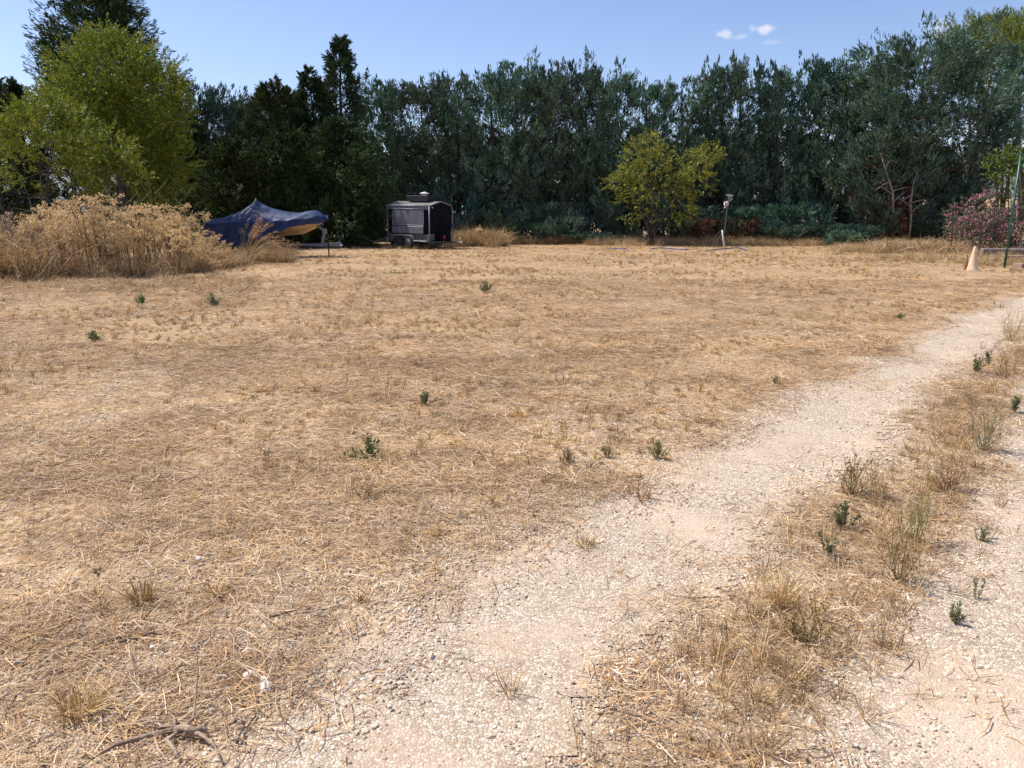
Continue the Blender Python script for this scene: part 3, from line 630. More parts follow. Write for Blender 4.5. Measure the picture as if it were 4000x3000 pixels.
b = P(2545, 955, 45); b.z = 0
leafy('almond_tree', b, [lobe(b, 0, 2520, 620, 80, 75, 45), lobe(b, 0, 2560, 710, 125, 105, 45), lobe(b, 0, 2690, 650, 95, 55, 45), lobe(b, 0, 2450, 715, 60, 42, 45), lobe(b, 0, 2730, 720, 60, 55, 45), lobe(b, 0, 2600, 800, 115, 70, 44.7), lobe(b, 0, 2480, 800, 60, 60, 44.8), lobe(b, 0, 2770, 600, 45, 25, 45), lobe(b, 0, 2420, 700, 45, 25, 45), lobe(b, 0, 2540, 560, 35, 30, 45)],
      'yellow-green almond tree with many thin stems in front of the hedge', 'tree', cols=[(.27, .31, .04), (.17, .22, .035), (.38, .36, .045), (.10, .13, .03), (.36, .2, .06)], w=[.3, .25, .2, .17, .08], dens=16, kb=17, bl=(.14, .24), bw=(.035, .06), stems=11, stem_r=.055, up=.1, droop=.45, gap=.52)
# right edge
b = P(3790, 900, 62); b.z = float(gz(b.x, b.y))
leafy('pine_tree', b, [lobe(b, 0, 3740, 130, 75, 45, 62), lobe(b, 0, 3890, 140, 75, 60, 62), lobe(b, 0, 3830, 190, 130, 80, 62)], 'yellow-green pine behind the big rounded cypress', 'tree', cols=[(.17, .22, .04), (.11, .15, .03), (.26, .28, .05)], w=[.4, .35, .25], dens=9, kb=18, bl=(.25, .45), bw=(.05, .08), sprL=.9, stems=3, stem_r=.2, up=1.2, droop=0)
b = P(3990, 900, 58); b.z = float(gz(b.x, b.y))
leafy('pine_tree', b, [lobe(b, 0, 3970, 200, 110, 90, 58), lobe(b, 0, 3960, 330, 120, 90, 58), lobe(b, 0, 4020, 120, 60, 50, 58)], 'yellow-green pine cut by the right edge of the photo', 'tree', cols=[(.17, .22, .04), (.11, .15, .03), (.26, .28, .05)], w=[.4, .35, .25], dens=9, kb=18, bl=(.25, .45), bw=(.05, .08), sprL=.9, stems=3, stem_r=.2, up=1.2, droop=0)
b = P(3900, 900, 53); b.z = float(gz(b.x, b.y))
leafy('bare_bush', b, [lobe(b, 0, 3890, 520, 75, 85, 53), lobe(b, 0, 3950, 400, 90, 70, 53)], 'brown half-dead tree between the big cypress and the overhead wires', 'tree', cols=[(.13, .085, .05), (.08, .06, .04), (.1, .11, .04)], dens=9, kb=14, w=[.4, .35, .25], stems=4, stem_r=.12)
GB = [(.16, .22, .04), (.09, .14, .03), (.24, .28, .06), (.06, .09, .025)]
b = P(3960, 930, 38); b.z = 0
leafy('leafy_bush', b, [lobe(b, 0, 3975, 690, 65, 75, 38), lobe(b, 0, 3925, 640, 60, 40, 38), lobe(b, 0, 3990, 790, 70, 70, 38)], 'bright green broad-leaved bush behind the top of the green post', 'bush', cols=GB, w=[.35, .3, .15, .2], dens=24, kb=14, bl=(.12, .2), bw=(.07, .11), stems=5, stem_r=.04)
b = P(3880, 900, 52); b.z = float(gz(b.x, b.y))
leafy('leafy_bush', b, [lobe(b, 0, 3865, 680, 50, 60, 52), lobe(b, 0, 3915, 720, 45, 50, 52)], 'pale grey-green bush beside the road left of the broad-leaved bush', 'bush', cols=[(.15, .18, .07), (.1, .13, .05), (.2, .2, .1)], w=[.4, .3, .3], dens=14, kb=14, stems=4, stem_r=.05)
PK = [(.75, .25, .38), (.82, .40, .52), (.62, .16, .28), (.85, .55, .62)]
for px, rp, py, ph, Yq, nf, lab in ((3795, 75, 850, 65, 38, 620, 'pink flowering oleander between the thin dark fence stakes'), (3870, 70, 820, 65, 39, 600, 'taller pink flowering oleander just left of the green post'), (3965, 60, 875, 58, 37, 420, 'pink flowering oleander right of the green post'), (3748, 38, 850, 45, 40, 80, 'small pink oleander at the foot of the cypress hedge')):
    b = P(px, 900, Yq); b.z = 0
    leafy('oleander_bush', b, [lobe(b, 0, px, py, rp, ph, Yq), lobe(b, 0, px + 10, py + 55, rp * .9, ph * .8, Yq)], lab, 'flowering bush', cols=[(.10, .14, .06), (.06, .09, .04), (.15, .17, .08)], w=[.4, .35, .25], dens=44, kb=13, bl=(.1, .18), bw=(.03, .05), stems=6, stem_r=.02, flowers=(PK, nf, .075), gap=.4)
# ---------------------------------------------------------------- covered boat on its trailer
M['tarp'] = mat_noise('blue_tarpaulin', (.008, .017, .052), (.02, .042, .125), 3, .55, 0, .35, 25, (1, 1, 1), 8, .4)
M['hull'] = mat_noise('tan_hull', (.50, .31, .13), (.62, .42, .21), 4, .35, 0, .1, 30)
M['galv'] = mat_noise('galvanised_steel', (.18, .18, .19), (.30, .30, .32), 12, .55, .3, .1, 60)
M['rubber'] = mat_noise('rubber', (.012, .012, .013), (.04, .038, .035), 8, .85, 0, .3, 90)
M['steel'] = mat_noise('brushed_steel', (.115, .12, .15), (.155, .16, .195), 3, .5, .25, .03, 80, (3, 3, .4))
M['steel_dull'] = mat_noise('dusty_steel', (.07, .066, .068), (.13, .12, .118), 3, .55, .3, .1, 60, (3, 3, .6))
M['alu'] = mat_noise('aluminium_trim', (.2, .21, .235), (.30, .31, .34), 8, .5, .4)
M['roofskin'] = mat_noise('dusty_roof', (.12, .11, .105), (.19, .175, .16), 4, .7, 0, .2, 40)
M['black'] = mat_noise('black_panel', (.006, .007, .011), (.012, .013, .019), 3, .8, 0, .05, 40, spec=.05)
M['dgrey'] = mat_noise('dark_grey_box', (.018, .02, .026), (.035, .036, .042), 5, .6, spec=.2)
M['red'] = mat_noise('red_reflector', (.5, .02, .02), (.65, .05, .04), 8, .3)
M['white'] = mat_noise('white_plastic', (.6, .58, .55), (.78, .77, .74), 6, .45, 0, .1, 40)
M['pinkjug'] = mat_noise('faded_plastic', (.58, .45, .42), (.74, .66, .63), 6, .45)
M['bluepipe'] = mat_noise('blue_pipe', (.01, .04, .20), (.03, .09, .32), 9, .4)
M['bluecap'] = mat_noise('blue_socket', (.02, .05, .25), (.03, .08, .35), 9, .4)
M['iron'] = mat_noise('dark_iron', (.03, .025, .02), (.09, .06, .045), 20, .7, .3, .3, 80)
M['rust'] = mat_noise('rust', (.16, .05, .02), (.30, .11, .05), 18, .85, 0, .5, 70)
M['green'] = mat_noise('green_paint', (.005, .06, .04), (.012, .10, .07), 10, .4)
M['darkpost'] = mat_noise('dark_post', (.01, .02, .018), (.03, .045, .04), 14, .6)
M['cone'] = mat_noise('faded_cone_plastic', (.62, .40, .24), (.78, .64, .48), 2.2, .55, 0, .15, 30, (1, 1, .6))
M['concrete'] = mat_noise('concrete', (.13, .11, .10), (.26, .22, .19), 7, .9, 0, .6, 40)
M['wood'] = mat_noise('weathered_wood', (.24, .15, .10), (.42, .31, .23), 6, .8, 0, .5, 40, (1, 12, 12))
def grid_surf(g, fn, nu, nv, col=(1, 1, 1)):
    V = [fn(i / (nu - 1), j / (nv - 1)) for i in range(nu) for j in range(nv)]; g.add(V, grid_faces(nu, nv), col)
BY = 31.6
B0 = P(1262, 1005, BY); B0.z = 0          # under the bow
boat_rot = R(-9)
boat = empty('boat', B0, boat_rot); tag(boat, 'small tan-hulled boat under a blue tarpaulin, its bow raised on a trailer by the weeds', 'boat')
LB = 4.75
def hb(s): return .98 * (1 - max(0, (s - .45) / .55) ** 2.6) ** .9 * (.9 + .1 * min(1, s / .3)) + .02     # half beam, s 0 stern .. 1 bow
def kz(s): return .66 + .34 * s + .36 * max(0, (s - .72) / .28) ** 2.2                    # keel height
def sz(s): return 1.32 + .28 * s ** 1.5                                                  # sheer height
def bx_(s): return -LB + s * (LB + .28)
def hull_pt(s, v):                       # v 0..1 port sheer -> keel -> starboard sheer
    w = 2 * v - 1; a = abs(w); sg = 1 if w > 0 else -1; B = hb(s)
    if a < .55: y = B * .86 * (a / .55); z = kz(s) + (.34 * (1 - .3 * s)) * (a / .55) ** 1.15 * B / .98
    else: t = (a - .55) / .45; zc = kz(s) + .34 * (1 - .3 * s) * B / .98; y = B * (.86 + .14 * t); z = zc + (sz(s) - zc) * t
    x = bx_(s) - (.34 * (1 - (z - kz(s)) / max(.1, sz(s) - kz(s))) * max(0, (s - .6) / .4) ** 2)
    return (x, sg * y, z)
g = Geo(); grid_surf(g, hull_pt, 40, 27)
g.add([hull_pt(0, j / 26) for j in range(27)], [tuple(range(27))])
g.build('hull', M['hull'], boat, True)
g = Geo(); tube(g, [hull_pt(s, .275) for s in np.linspace(.1, .99, 24)], .022, 6); tube(g, [hull_pt(s, .725) for s in np.linspace(.1, .99, 24)], .022, 6); g.build('chine_rail', M['hull'], boat, True)
def cover_pt(s, v):
    w = 2 * v - 1; a = abs(w); sg = 1 if w > 0 else -1; B = hb(min(s, .995)) + .05
    pk = math.exp(-abs((s - .385) / .15) ** 1.1) * .74 + .14 * math.exp(-((s - .60) / .2) ** 2) + .18 * math.exp(-((s - .9) / .13) ** 2) + .10
    if s < .385: pk = max(pk, .62 * (s / .385) ** 2.0 + .12 + .1)
    top = sz(s) + pk * 1.08
    top -= .34 * max(0, (s - .86) / .14) ** 2.4
    drop = .82 - .60 * sstep(.45, .84, s) + .12 * math.sin(s * 23) * (1 - s)
    if a < .62: t = a / .62; y = B * 1.0 * t; z = top - (top - sz(s) - .03) * t ** (1.15 if pk > .4 else 2.0)
    else: t = (a - .62) / .38; y = B * (1.0 + .05 * t); z = sz(s) + .03 - drop * t - .12 * max(0, (s - .9) / .1) ** 2 * (1 - t)
    z += .10 * max(0, (s - .9) / .1) ** 2 * t
    fold = math.sin(s * 46 + a * 9 + 2 * math.sin(a * 5 + s * 3)) * .018 * (a ** 1.2) + (float(fbm(s * 14, w * 3 + 5, 1, 81)) - .5) * .07
    dz = -abs(math.sin(s * 17 + a * 4)) * .035 * a
    return (bx_(s) + .05 * s - .05 * max(0, s - .9) * 10, sg * (y + fold), z + dz + fold * .5)
g = Geo(); grid_surf(g, cover_pt, 110, 61)
g.add([cover_pt(0, j / 60) for j in range(61)], [tuple(range(61))]); g.add([cover_pt(1, j / 60) for j in range(61)][::-1], [tuple(range(61))])
cv = g.build('tarpaulin', M['tarp'], boat, True)
g = Geo(); pk = cover_pt(.385, .5); tube(g, [(pk[0], 0, .9), (pk[0], 0, pk[2] + .04)], .025, 8); g.build('cover_pole', M['white'], boat)
g = Geo(); tube(g, [(.08, -.07, 1.62), (.1, -.09, 1.3)], .012, 5); g.build('strap', M['white'], boat)
tr = empty('boat_trailer', B0, boat_rot); tag(tr, 'long galvanised boat trailer with winch post and jockey leg under the covered boat', 'trailer')
g = Geo()
box(g, (-.55, 0, .50), (2.6, .10, .12), bev=.01); box(g, (-3.1, -.62, .50), (3.2, .07, .10), bev=.01); box(g, (-3.1, .62, .50), (3.2, .07, .10), bev=.01)
tube(g, [(-1.5, -.62, .5), (-.6, -.03, .5)], .045, 6); tube(g, [(-1.5, .62, .5), (-.6, .03, .5)], .045, 6)
for xx in (-1.5, -2.7, -3.9, -4.6): box(g, (xx, 0, .46), (.08, 1.34, .07), bev=.01)
g.build('frame', M['galv'], tr)
g = Geo(); box(g, (.05, 0, .80), (.09, .09, .62), (0, R(14), 0), bev=.01); box(g, (0, 0, 1.16), (.44, .08, .10), (0, R(42), 0), bev=.01); box(g, (.12, 0, 1.06), (.16, .12, .22), (0, R(14), 0), bev=.02); wp = g.build('winch_post', M['galv'], tr)
g = Geo(); lathe(g, [(.07, -.13), (.09, -.05), (.09, .05), (.07, .13)], 12, (-.2, 0, 1.33), Euler((R(90), 0, 0)).to_matrix()); g.build('bow_roller', M['rubber'], wp, True)
g = Geo(); tube(g, [(.30, -.09, .68), (.30, -.09, .03)], [.035, .028], 8); box(g, (.30, -.09, .02), (.16, .12, .03), bev=.008); tube(g, [(.3, -.09, .68), (.3, -.09, .78), (.4, -.09, .8)], .012, 5); g.build('jockey_leg', M['iron'], tr)
g = Geo(); box(g, (.60, 0, .50), (.36, .08, .08), bev=.02); lathe(g, [(.03, -.05), (.06, -.03), (.065, .03), (.03, .06)], 12, (.80, 0, .5)); tube(g, [(.5, 0, .54), (.62, 0, .6), (.78, 0, .62)], .015, 6); g.build('coupling', M['white'], tr, True)
def wheel(parent, x, y, r, wd, rim, hub=False, side=-1):
    Mx = Euler((R(90), 0, 0)).to_matrix(); g = Geo()
    lathe(g, [(r * .62, -wd / 2), (r * .9, -wd / 2), (r * .985, -wd * .38), (r, -wd * .2), (r, wd * .2), (r * .985, wd * .38), (r * .9, wd / 2), (r * .62, wd / 2)], 32, (0, 0, 0), Mx)
    w = empty('wheel', (x, y, r), 0); w.parent = parent
    g.build('tyre', M['rubber'], w, True)
    g = Geo(); f = side * wd * .42
    lathe(g, [(r * .64, -.02), (r * .64, .02), (r * .58, .022), (r * .5, .0), (r * .25, -.005), (.02, .012)], 28, (0, f, 0), Mx)
    if hub:
        for k in range(7):
            a = k * 2 * math.pi / 7; box(g, (math.cos(a) * r * .4, f + side * .018, math.sin(a) * r * .4), (r * .34, .02, r * .16), (0, -a, 0), bev=.006)
        lathe(g, [(r * .16, -.02), (r * .14, .03), (r * .05, .04)], 14, (0, f + side * .01, 0), Mx)
    else:
        for k in range(5):
            a = k * 2 * math.pi / 5; lathe(g, [(r * .06, -.01), (r * .05, .02)], 8, (math.cos(a) * r * .26, f + side * .01, math.sin(a) * r * .26), Mx)
    g.build('rim', rim, w, True); return w
wheel(tr, -3.2, -.95, .30, .17, M['galv']); wheel(tr, -3.2, .95, .30, .17, M['galv'])
g = Geo(); tube(g, [(-3.2, -.95, .3), (-3.2, .95, .3)], .03, 8); g.build('axle', M['iron'], tr)

# ---------------------------------------------------------------- catering trailer
th = R(35); CNR = P(1677, 942, 39.2); CNR.z = 0
ct = empty('catering_trailer', CNR, rot=(0, R(1.1), -th)); tag(ct, 'small black and steel catering trailer with a closed serving hatch, parked by the hedge', 'trailer')
L_, W_ = 2.83, 1.75; z0, z1, z2 = .44, 2.18, 2.38
# local: x 0 at the front corner, going back to -L_; y 0 = serving side, +W_ far side
def prism(g, prof, x0, x1):
    n = len(prof); V = [(x0, y, z) for y, z in prof] + [(x1, y, z) for y, z in prof]
    g.add(V, [tuple(range(n)), tuple(range(n, 2 * n))[::-1]] + [(i, i + n, (i + 1) % n + n, (i + 1) % n) for i in range(n)])
g = Geo(); prism(g, [(0.02, z0), (W_ - .02, z0), (W_ - .02, z1 - .02), (W_ / 2, z2 - .03), (.02, z1 - .02)], -L_ + .02, -.02); body = g.build('body', M['black'], ct)
g = Geo(); prism(g, [(-.03, z1 - .02), (W_ / 2, z2 - .01), (W_ + .03, z1 - .02), (W_ + .03, z1 + .02), (W_ / 2, z2 + .03), (-.03, z1 + .02)], -L_ - .03, .03); roof = g.build('roof', M['roofskin'], ct)
g = Geo()
for (a, b_) in (((.035, -.035, z0 - .04), (.035, -.035, z1)), ((-L_ - .035, -.035, z0 - .04), (-L_ - .035, -.035, z1)), ((.035, W_ + .035, z0 - .04), (.035, W_ + .035, z1))): tube(g, [a, b_], .032, 8)
for xx in (.045, -L_ - .045): tube(g, [(xx, -.035, z1 + .01), (xx, W_ / 2, z2 + .03), (xx, W_ + .035, z1 + .01)], .026, 8)
tube(g, [(.03, -.05, z1 + .01), (-L_ - .03, -.05, z1 + .01)], .028, 8); tube(g, [(.0, -.05, z1 - .16), (-L_, -.05, z1 - .16)], .018, 6)
g.build('corner_trim', M['alu'], ct, True)
g = Geo(); box(g, (-L_ / 2, -.03, z1 - .075), (L_ - .06, .035, .12), bev=.008); g.build('awning_rail', M['steel'], ct)
hx0, hx1 = -.34, -2.50
g = Geo(); box(g, ((hx0 + hx1) / 2, -.035, 1.60), (hx0 - hx1, .03, .78), bev=.008); hatch = g.build('serving_hatch', M['steel'], ct)
g = Geo()
for xx in (hx0, hx1): box(g, (xx, -.05, 1.60), (.025, .03, .80), bev=.004)
box(g, ((hx0 + hx1) / 2, -.05, 1.2), (hx0 - hx1, .03, .022), bev=.004); g.build('hatch_frame', M['alu'], hatch)
g = Geo()
for xx in (hx0 - .04, (hx0 + hx1) / 2, hx1 + .04): g = Geo(); box(g, (xx, -.062, 1.90), (.035, .02, .15), bev=.004); g.build('hinge', M['dgrey'], hatch)
g = Geo(); box(g, ((hx0 + hx1) / 2 - .02, -.055, .965), (hx0 - hx1 + .02, .05, .36), bev=.01); g.build('counter_flap', M['steel'], ct)
g = Geo(); box(g, (-L_ / 2, -.005, .60), (L_ - .06, .03, .30), bev=.004); box(g, (.005, .20, .62), (.03, .36, .34), bev=.004); box(g, (.005, W_ - .1, .62), (.03, .14, .34), bev=.004); g.build('lower_panel', M['steel_dull'], ct)
g = Geo(); box(g, (.16, .98, .62), (.28, .78, .40), bev=.02); gb = g.build('gas_box', M['black'], ct)
g = Geo(); Mx = Euler((0, R(90), 0)).to_matrix(); lathe(g, [(.075, -.01), (.075, .012), (.06, .02)], 18, (.31, .82, .64), Mx); box(g, (.308, .82, .50), (.014, .02, .18)); g.build('reflector', M['red'], ct, False)
g = Geo(); box(g, (.05, .18, z1 - .08), (.05, .12, .05), bev=.015); g.build('marker_light', M['white'], ct)
g = Geo(); box(g, (.09, W_ + .03, 1.22), (.1, .1, .12), bev=.02); box(g, (.09, W_ + .03, 1.12), (.07, .07, .1), bev=.02); g.build('socket', M['bluecap'], ct)
g = Geo(); box(g, (-1.30, .95, z2 + .17), (1.45, .85, .30), bev=.015); rb = g.build('roof_box', M['dgrey'], ct)
g = Geo(); lathe(g, [(.16, 0), (.16, .10)], 16, (-1.05, .85, z2 + .32)); lathe(g, [(.27, .10), (.25, .12), (.03, .19), (.0, .20)], 20, (-1.05, .85, z2 + .32)); g.build('chimney_cap', M['white'], rb, True)
g = Geo()                                     # mudguard over both wheels
ap = [(-.88, .36), (-.93, .50), (-1.02, .63), (-1.16, .70), (-1.5, .72), (-1.85, .72), (-2.15, .70), (-2.30, .63), (-2.42, .48), (-2.48, .33)]
for i in range(len(ap) - 1):
    (xa, za), (xb, zb) = ap[i], ap[i + 1]
    g.add([(xa, -.22, za), (xb, -.22, zb), (xb, .02, zb), (xa, .02, za), (xa, -.22, za - .05), (xb, -.22, zb - .05)], [(0, 1, 2, 3), (0, 4, 5, 1)])
box(g, (-.45, -.12, .42), (.86, .22, .035), bev=.008)
g.build('mudguard', M['alu'], ct)
g = Geo(); box(g, (-2.50, -.1, .22), (.02, .22, .30), bev=.004); g.build('mudflap', M['rubber'], ct)
wheel(ct, -1.30, -.11, .31, .19, M['alu'], True); wheel(ct, -2.03, -.11, .31, .19, M['dgrey'], False)
wheel(ct, -1.30, W_ + .05, .31, .19, M['dgrey'], False, 1); wheel(ct, -2.03, W_ + .05, .31, .19, M['dgrey'], False, 1)
g = Geo(); box(g, (-1.3, W_ / 2, .36), (2.8, 1.5, .10), bev=.01); tube(g, [(-.3, .25, .38), (1.18, W_ / 2, .38)], .045, 6); tube(g, [(-.3, W_ - .25, .38), (1.18, W_ / 2, .38)], .045, 6)
box(g, (-1.66, W_ / 2, .28), (.9, 1.5, .08), bev=.02); box(g, (-.4, W_ / 2, .24), (.5, .8, .16), bev=.03); g.build('chassis', M['steel_dull'], ct)
g = Geo(); tube(g, [(1.1, W_ / 2, .42), (1.42, W_ / 2, .40)], [.04, .05], 8); tube(g, [(1.2, W_ / 2, .46), (1.32, W_ / 2, .56), (1.26, W_ / 2, .62)], .02, 6); g.build('coupling', M['white'], ct, True)
g = Geo(); tube(g, [(.6, .5, .42), (.62, .48, .05)], .015, 5); tube(g, [(.4, .55, .5), (.65, .52, .52), (.66, .5, .2)], .012, 5); g.build('cable', M['rubber'], ct)
g = Geo(); box(g, (-L_ - .06, -.02, .40), (.14, .12, .26), bev=.02); tube(g, [(-L_ - .1, -.1, .5), (-L_ - .75, -.5, .28), (-L_ - 1.3, -.6, .55)], .014, 5); g.build('rear_light', M['galv'], ct)
g = Geo(); box(g, (-L_ - .03, -.07, 1.78), (.16, .06, .06), bev=.015); box(g, (-L_ + .02, -.06, 1.0), (.2, .05, .05), bev=.01); tube(g, [(-L_ + .12, -.06, 1.7), (-L_ + .02, -.06, 1.25)], .012, 5); g.build('latch', M['iron'], ct)

# ---------------------------------------------------------------- instrument mast, pipes
MB_ = P(2832, 968, 41.5); MB_.z = 0; ms = empty('instrument_mast', MB_); tag(ms, 'thin tripod mast with a faded plastic box and small white crossbars near its top', 'mast')
k = 1 / 71.5
def mp(px, py, dy=0): return ((px - 2832) * k, dy, (968 - py) * k)
g = Geo(); tube(g, [mp(2826, 912), mp(2829, 860), mp(2832, 806), mp(2834, 778), mp(2832, 764)], [.022, .02, .018, .016, .01], 8); g.build('pole', M['galv'], ms, True)
g = Geo(); box(g, mp(2827, 802), (.24, .22, .27), (0, R(4), 0), bev=.06); box(g, mp(2823, 815), (.07, .1, .12), (0, R(40), 0), bev=.02); g.build('instrument_box', M['pinkjug'], ms, True)
for px, py, w in ((2838, 770, .36), (2840, 776, .22), (2843, 784, .2), (2841, 791, .14)):
    g = Geo(); box(g, mp(px, py), (w, .05, .035), (0, R(2), 0), bev=.01); g.build('crossbar', M['white'], ms)
for a, b_ in (((2822, 895, 0), (2768, 952, .5)), ((2822, 900, 0), (2782, 955, -.3)), ((2832, 902, 0), (2856, 970, -.2))):
    g = Geo(); A, B = mp(*a), mp(*b_); mid = [(A[i] + B[i]) / 2 for i in range(3)]; mid[0] += .03; tube(g, [A, mid, (B[0], B[1], .0)], .02, 6); g.build('leg', M['iron'], ms)
g = Geo(); tube(g, [mp(2826, 820), mp(2812, 890), mp(2782, 950)], .006, 4); tube(g, [mp(2830, 820), mp(2824, 870), mp(2823, 900)], .006, 4); g.build('guy_wire', M['iron'], ms)
g = Geo(); q = P(2829, 974, 41.2); q.z = 0; tp = P(2821, 899, 41.2); tube(g, [q, q.lerp(tp, .5) + Vector((.0, 0, 0)), tp], [.045, .042, .04], 10); tag(g.build('white_pipe', M['white'], smooth=True), 'white plastic pipe leaning upright against the foot of the mast', 'pipe')
def pipe(pts, lab):
    g = Geo(); tube(g, [G(*p) + Vector((0, 0, .035 + .035 * (i in (1, 2)))) for i, p in enumerate(pts)], .026, 8); tag(g.build('blue_pipe', M['bluepipe'], smooth=True), lab, 'pipe')
pipe([(2755, 982), (2830, 977), (2880, 973), (2922, 980)], 'blue plastic pipe lying across the foot of the mast')
pipe([(2542, 975), (2580, 973), (2625, 976), (2690, 979)], 'blue plastic pipe lying in the straw right of the almond tree foot')
pipe([(2380, 975), (2400, 975), (2425, 976), (2455, 977)], 'short end of blue pipe in the straw left of the almond tree foot')

# ---------------------------------------------------------------- right edge: cone, posts, blocks, wires, wall, car
q = G(3797, 1060); cn = empty('traffic_cone', q); tag(cn, 'faded whitish orange traffic cone standing in the straw near the green post', 'traffic cone')
g = Geo(); prof = [(.165, .03), (.155, .06), (.12, .26), (.085, .46), (.05, .64), (.034, .735), (.026, .75), (.012, .752)]
lathe(g, prof, 28)
for z, a in ((.42, 3.3), (.3, 3.0), (.45, 5.2), (.25, 4.6), (.58, 4.0)):
    r = .155 - (z - .06) * .178; lathe(g, [(.008, -.004), (.006, .006)], 6, (math.cos(a) * r, math.sin(a) * r, z))
g.build('cone_body', M['cone'], cn, True)
g = Geo(); lathe(g, [(.15, 0), (.185, .005), (.185, .028), (.165, .036)], 28); g.build('base', M['cone'], cn, True)
q = G(3772, 1056); g = Geo(); lathe(g, [(.055, 0), (.06, .02), (.05, .16), (.03, .25), (.014, .29), (.012, .5), (.0, .505)], 12, q); tag(g.build('iron_spike', M['rust'], smooth=True), 'rusty narrow iron spike standing left of the traffic cone', 'spike')
q = G(3923, 1048); tp = P(3989, 600, q.y); g = Geo(); post = empty('green_post', q); tag(post, 'tall green steel post leaning slightly at the right edge of the field', 'post')
tp = tp - q; tube(g, [(0, 0, -.1), tuple(tp)], .037, 14); g.build('pole', M['green'], post, True)
g = Geo(); lathe(g, [(.044, -.02), (.044, .02), (.02, .035)], 14, tuple(tp)); g.build('post_cap', M['green'], post, True)
for s in (.18, .4, .62, .85): g = Geo(); lathe(g, [(.041, -.012), (.041, .012)], 12, tuple(tp * s)); g.build('wire_clip', M['galv'], post)
for px, yb, yt, Yq, lab, dx in ((3725, 880, 812, 35, 'short dark stake with the leftmost place in front of the pink oleander', 0), (3826, 965, 842, 33, 'dark stake directly above the traffic cone in front of the pink oleander', 12), (3876, 940, 806, 34, 'tallest thin dark stake in the middle of the pink oleander', 10), (3932, 985, 862, 29, 'dark stake close behind the green post', 10)):
    a = P(px, yb, Yq); a.z = 0; c_ = P(px + dx, yt, Yq); g = Geo(); tube(g, [a, a.lerp(c_, .5) + Vector((.02, 0, 0)), c_], .025, 6); tag(g.build('fence_stake', M['darkpost']), lab, 'stake')
a = G(3962, 1003); c_ = P(4015, 925, a.y + .2); g = Geo(); tube(g, [a, c_], .022, 6); tag(g.build('fence_stake', M['darkpost']), 'dark stake leaning to the right above the wooden blocks', 'stake')
def slab(px, py, s, rz, mat, name, lab, cat, dz=0):
    q = G(px, py); e = empty(name, q, rz); tag(e, lab, cat); g = Geo(); box(g, (0, 0, s[2] / 2 + dz), s, bev=.012); g.build('block', mat, e); return e
e = slab(3957, 1022, (.62, .3, .09), R(-14), M['wood'], 'timber_block', 'upper weathered timber slab lying on a block behind the green post foot', 'timber', .14)
for xx in (.2, -.2): g = Geo(); box(g, (xx, 0, .07), (.15, .28, .14), bev=.01); g.build('bearer', M['wood'], e)
slab(3985, 1050, (.42, .3, .17), R(30), M['wood'], 'timber_block', 'brown timber block in the straw right of the green post foot', 'timber')
slab(4030, 1052, (.36, .3, .17), R(-25), M['wood'], 'timber_block', 'brown timber block cut by the right edge of the photo', 'timber')
A = P(3835, 965, 31.5); B = P(4300, 975, 30.5); A.z = B.z = 0; g = Geo()
dx = B - A; box(g, tuple((A + B) / 2 + Vector((0, 0, .18))), (dx.length, .35, .38), (0, 0, math.atan2(dx.y, dx.x)), bev=.03)
tag(g.build('low_wall', M['concrete']), 'low rough concrete wall behind the green post at the right edge', 'wall')
for i, (y0, y1) in enumerate(((607, 590), (620, 604))):
    A = P(3560, y0 + 30, 60); B = P(4300, y1 - 35, 48); g = Geo(); tube(g, [A.lerp(B, t) - Vector((0, 0, .5 * 4 * t * (1 - t))) for t in np.linspace(0, 1, 12)], .018, 5); tag(g.build('overhead_wire', M['rubber']), ['upper black overhead wire crossing behind the top of the green post', 'lower black overhead wire crossing behind the top of the green post'][i], 'wire')
rz_ = 3.4
g = Geo(); A = P(3700, 760, 80); xs = np.linspace(A.x - 25, A.x + 40, 40); V = []
for yy in (77.5, 84.5): V += [(x_, yy, float(gz(x_, yy)) + .03) for x_ in xs]
g.add(V, grid_faces(2, 40)); M['asphalt'] = mat_noise('asphalt', (.04, .04, .042), (.07, .068, .066), 5, .9); tag(g.build('road', M['asphalt']), kind='structure')
g = Geo(); x0 = P(3855, 760, 76.6).x; zt = P(3855, 752, 76.6).z
zb = float(gz(x0, 76.6)); box(g, (x0 + 1, 76.6, (zt + zb) / 2 - .1), (3.4, .25, zt - zb + .2), bev=.03); tag(g.build('roadside_wall', mat_noise('pale_render', (.5, .46, .42), (.62, .58, .53), 2, .8)), 'pale low wall beside the road right of the blue car', 'wall')
# blue car, mostly behind the cypress
cp = P(3838, 755, 80.5); car = empty('car', (cp.x - 1.4, 80.5, float(gz(cp.x, 80.5)) + .03)); tag(car, 'blue car passing on the road behind the right end of the hedge', 'car')
ch = P(3830, 727, 80.5).z - car.location.z
M['carblue'] = mat_noise('blue_paint', (.03, .09, .28), (.04, .11, .32), 2, .25, .2); M['glass'] = mat_noise('dark_glass', (.02, .03, .04), (.03, .04, .05), 2, .1)
side = [(-2.1, .35), (-2.12, .62), (-2.05, .88), (-1.5, .95), (-1.0, 1.36), (-.2, 1.44), (.45, 1.36), (1.1, .95), (1.85, .82), (2.08, .68), (2.1, .38), (1.7, .26), (-1.75, .26)]
sc_ = ch / 1.44; side = [(x_ , z_ * sc_) for x_, z_ in side]
g = Geo(); n = len(side)
for y0, y1, i0 in ((-.82, .82, 0),):
    g.add([(x_, y0, z_) for x_, z_ in side] + [(x_, y1, z_) for x_, z_ in side], [tuple(range(n)), tuple(range(n, 2 * n))[::-1]] + [(i, (i + 1) % n, (i + 1) % n + n, i + n) for i in range(n)])
g.build('body', M['carblue'], car)
g = Geo()
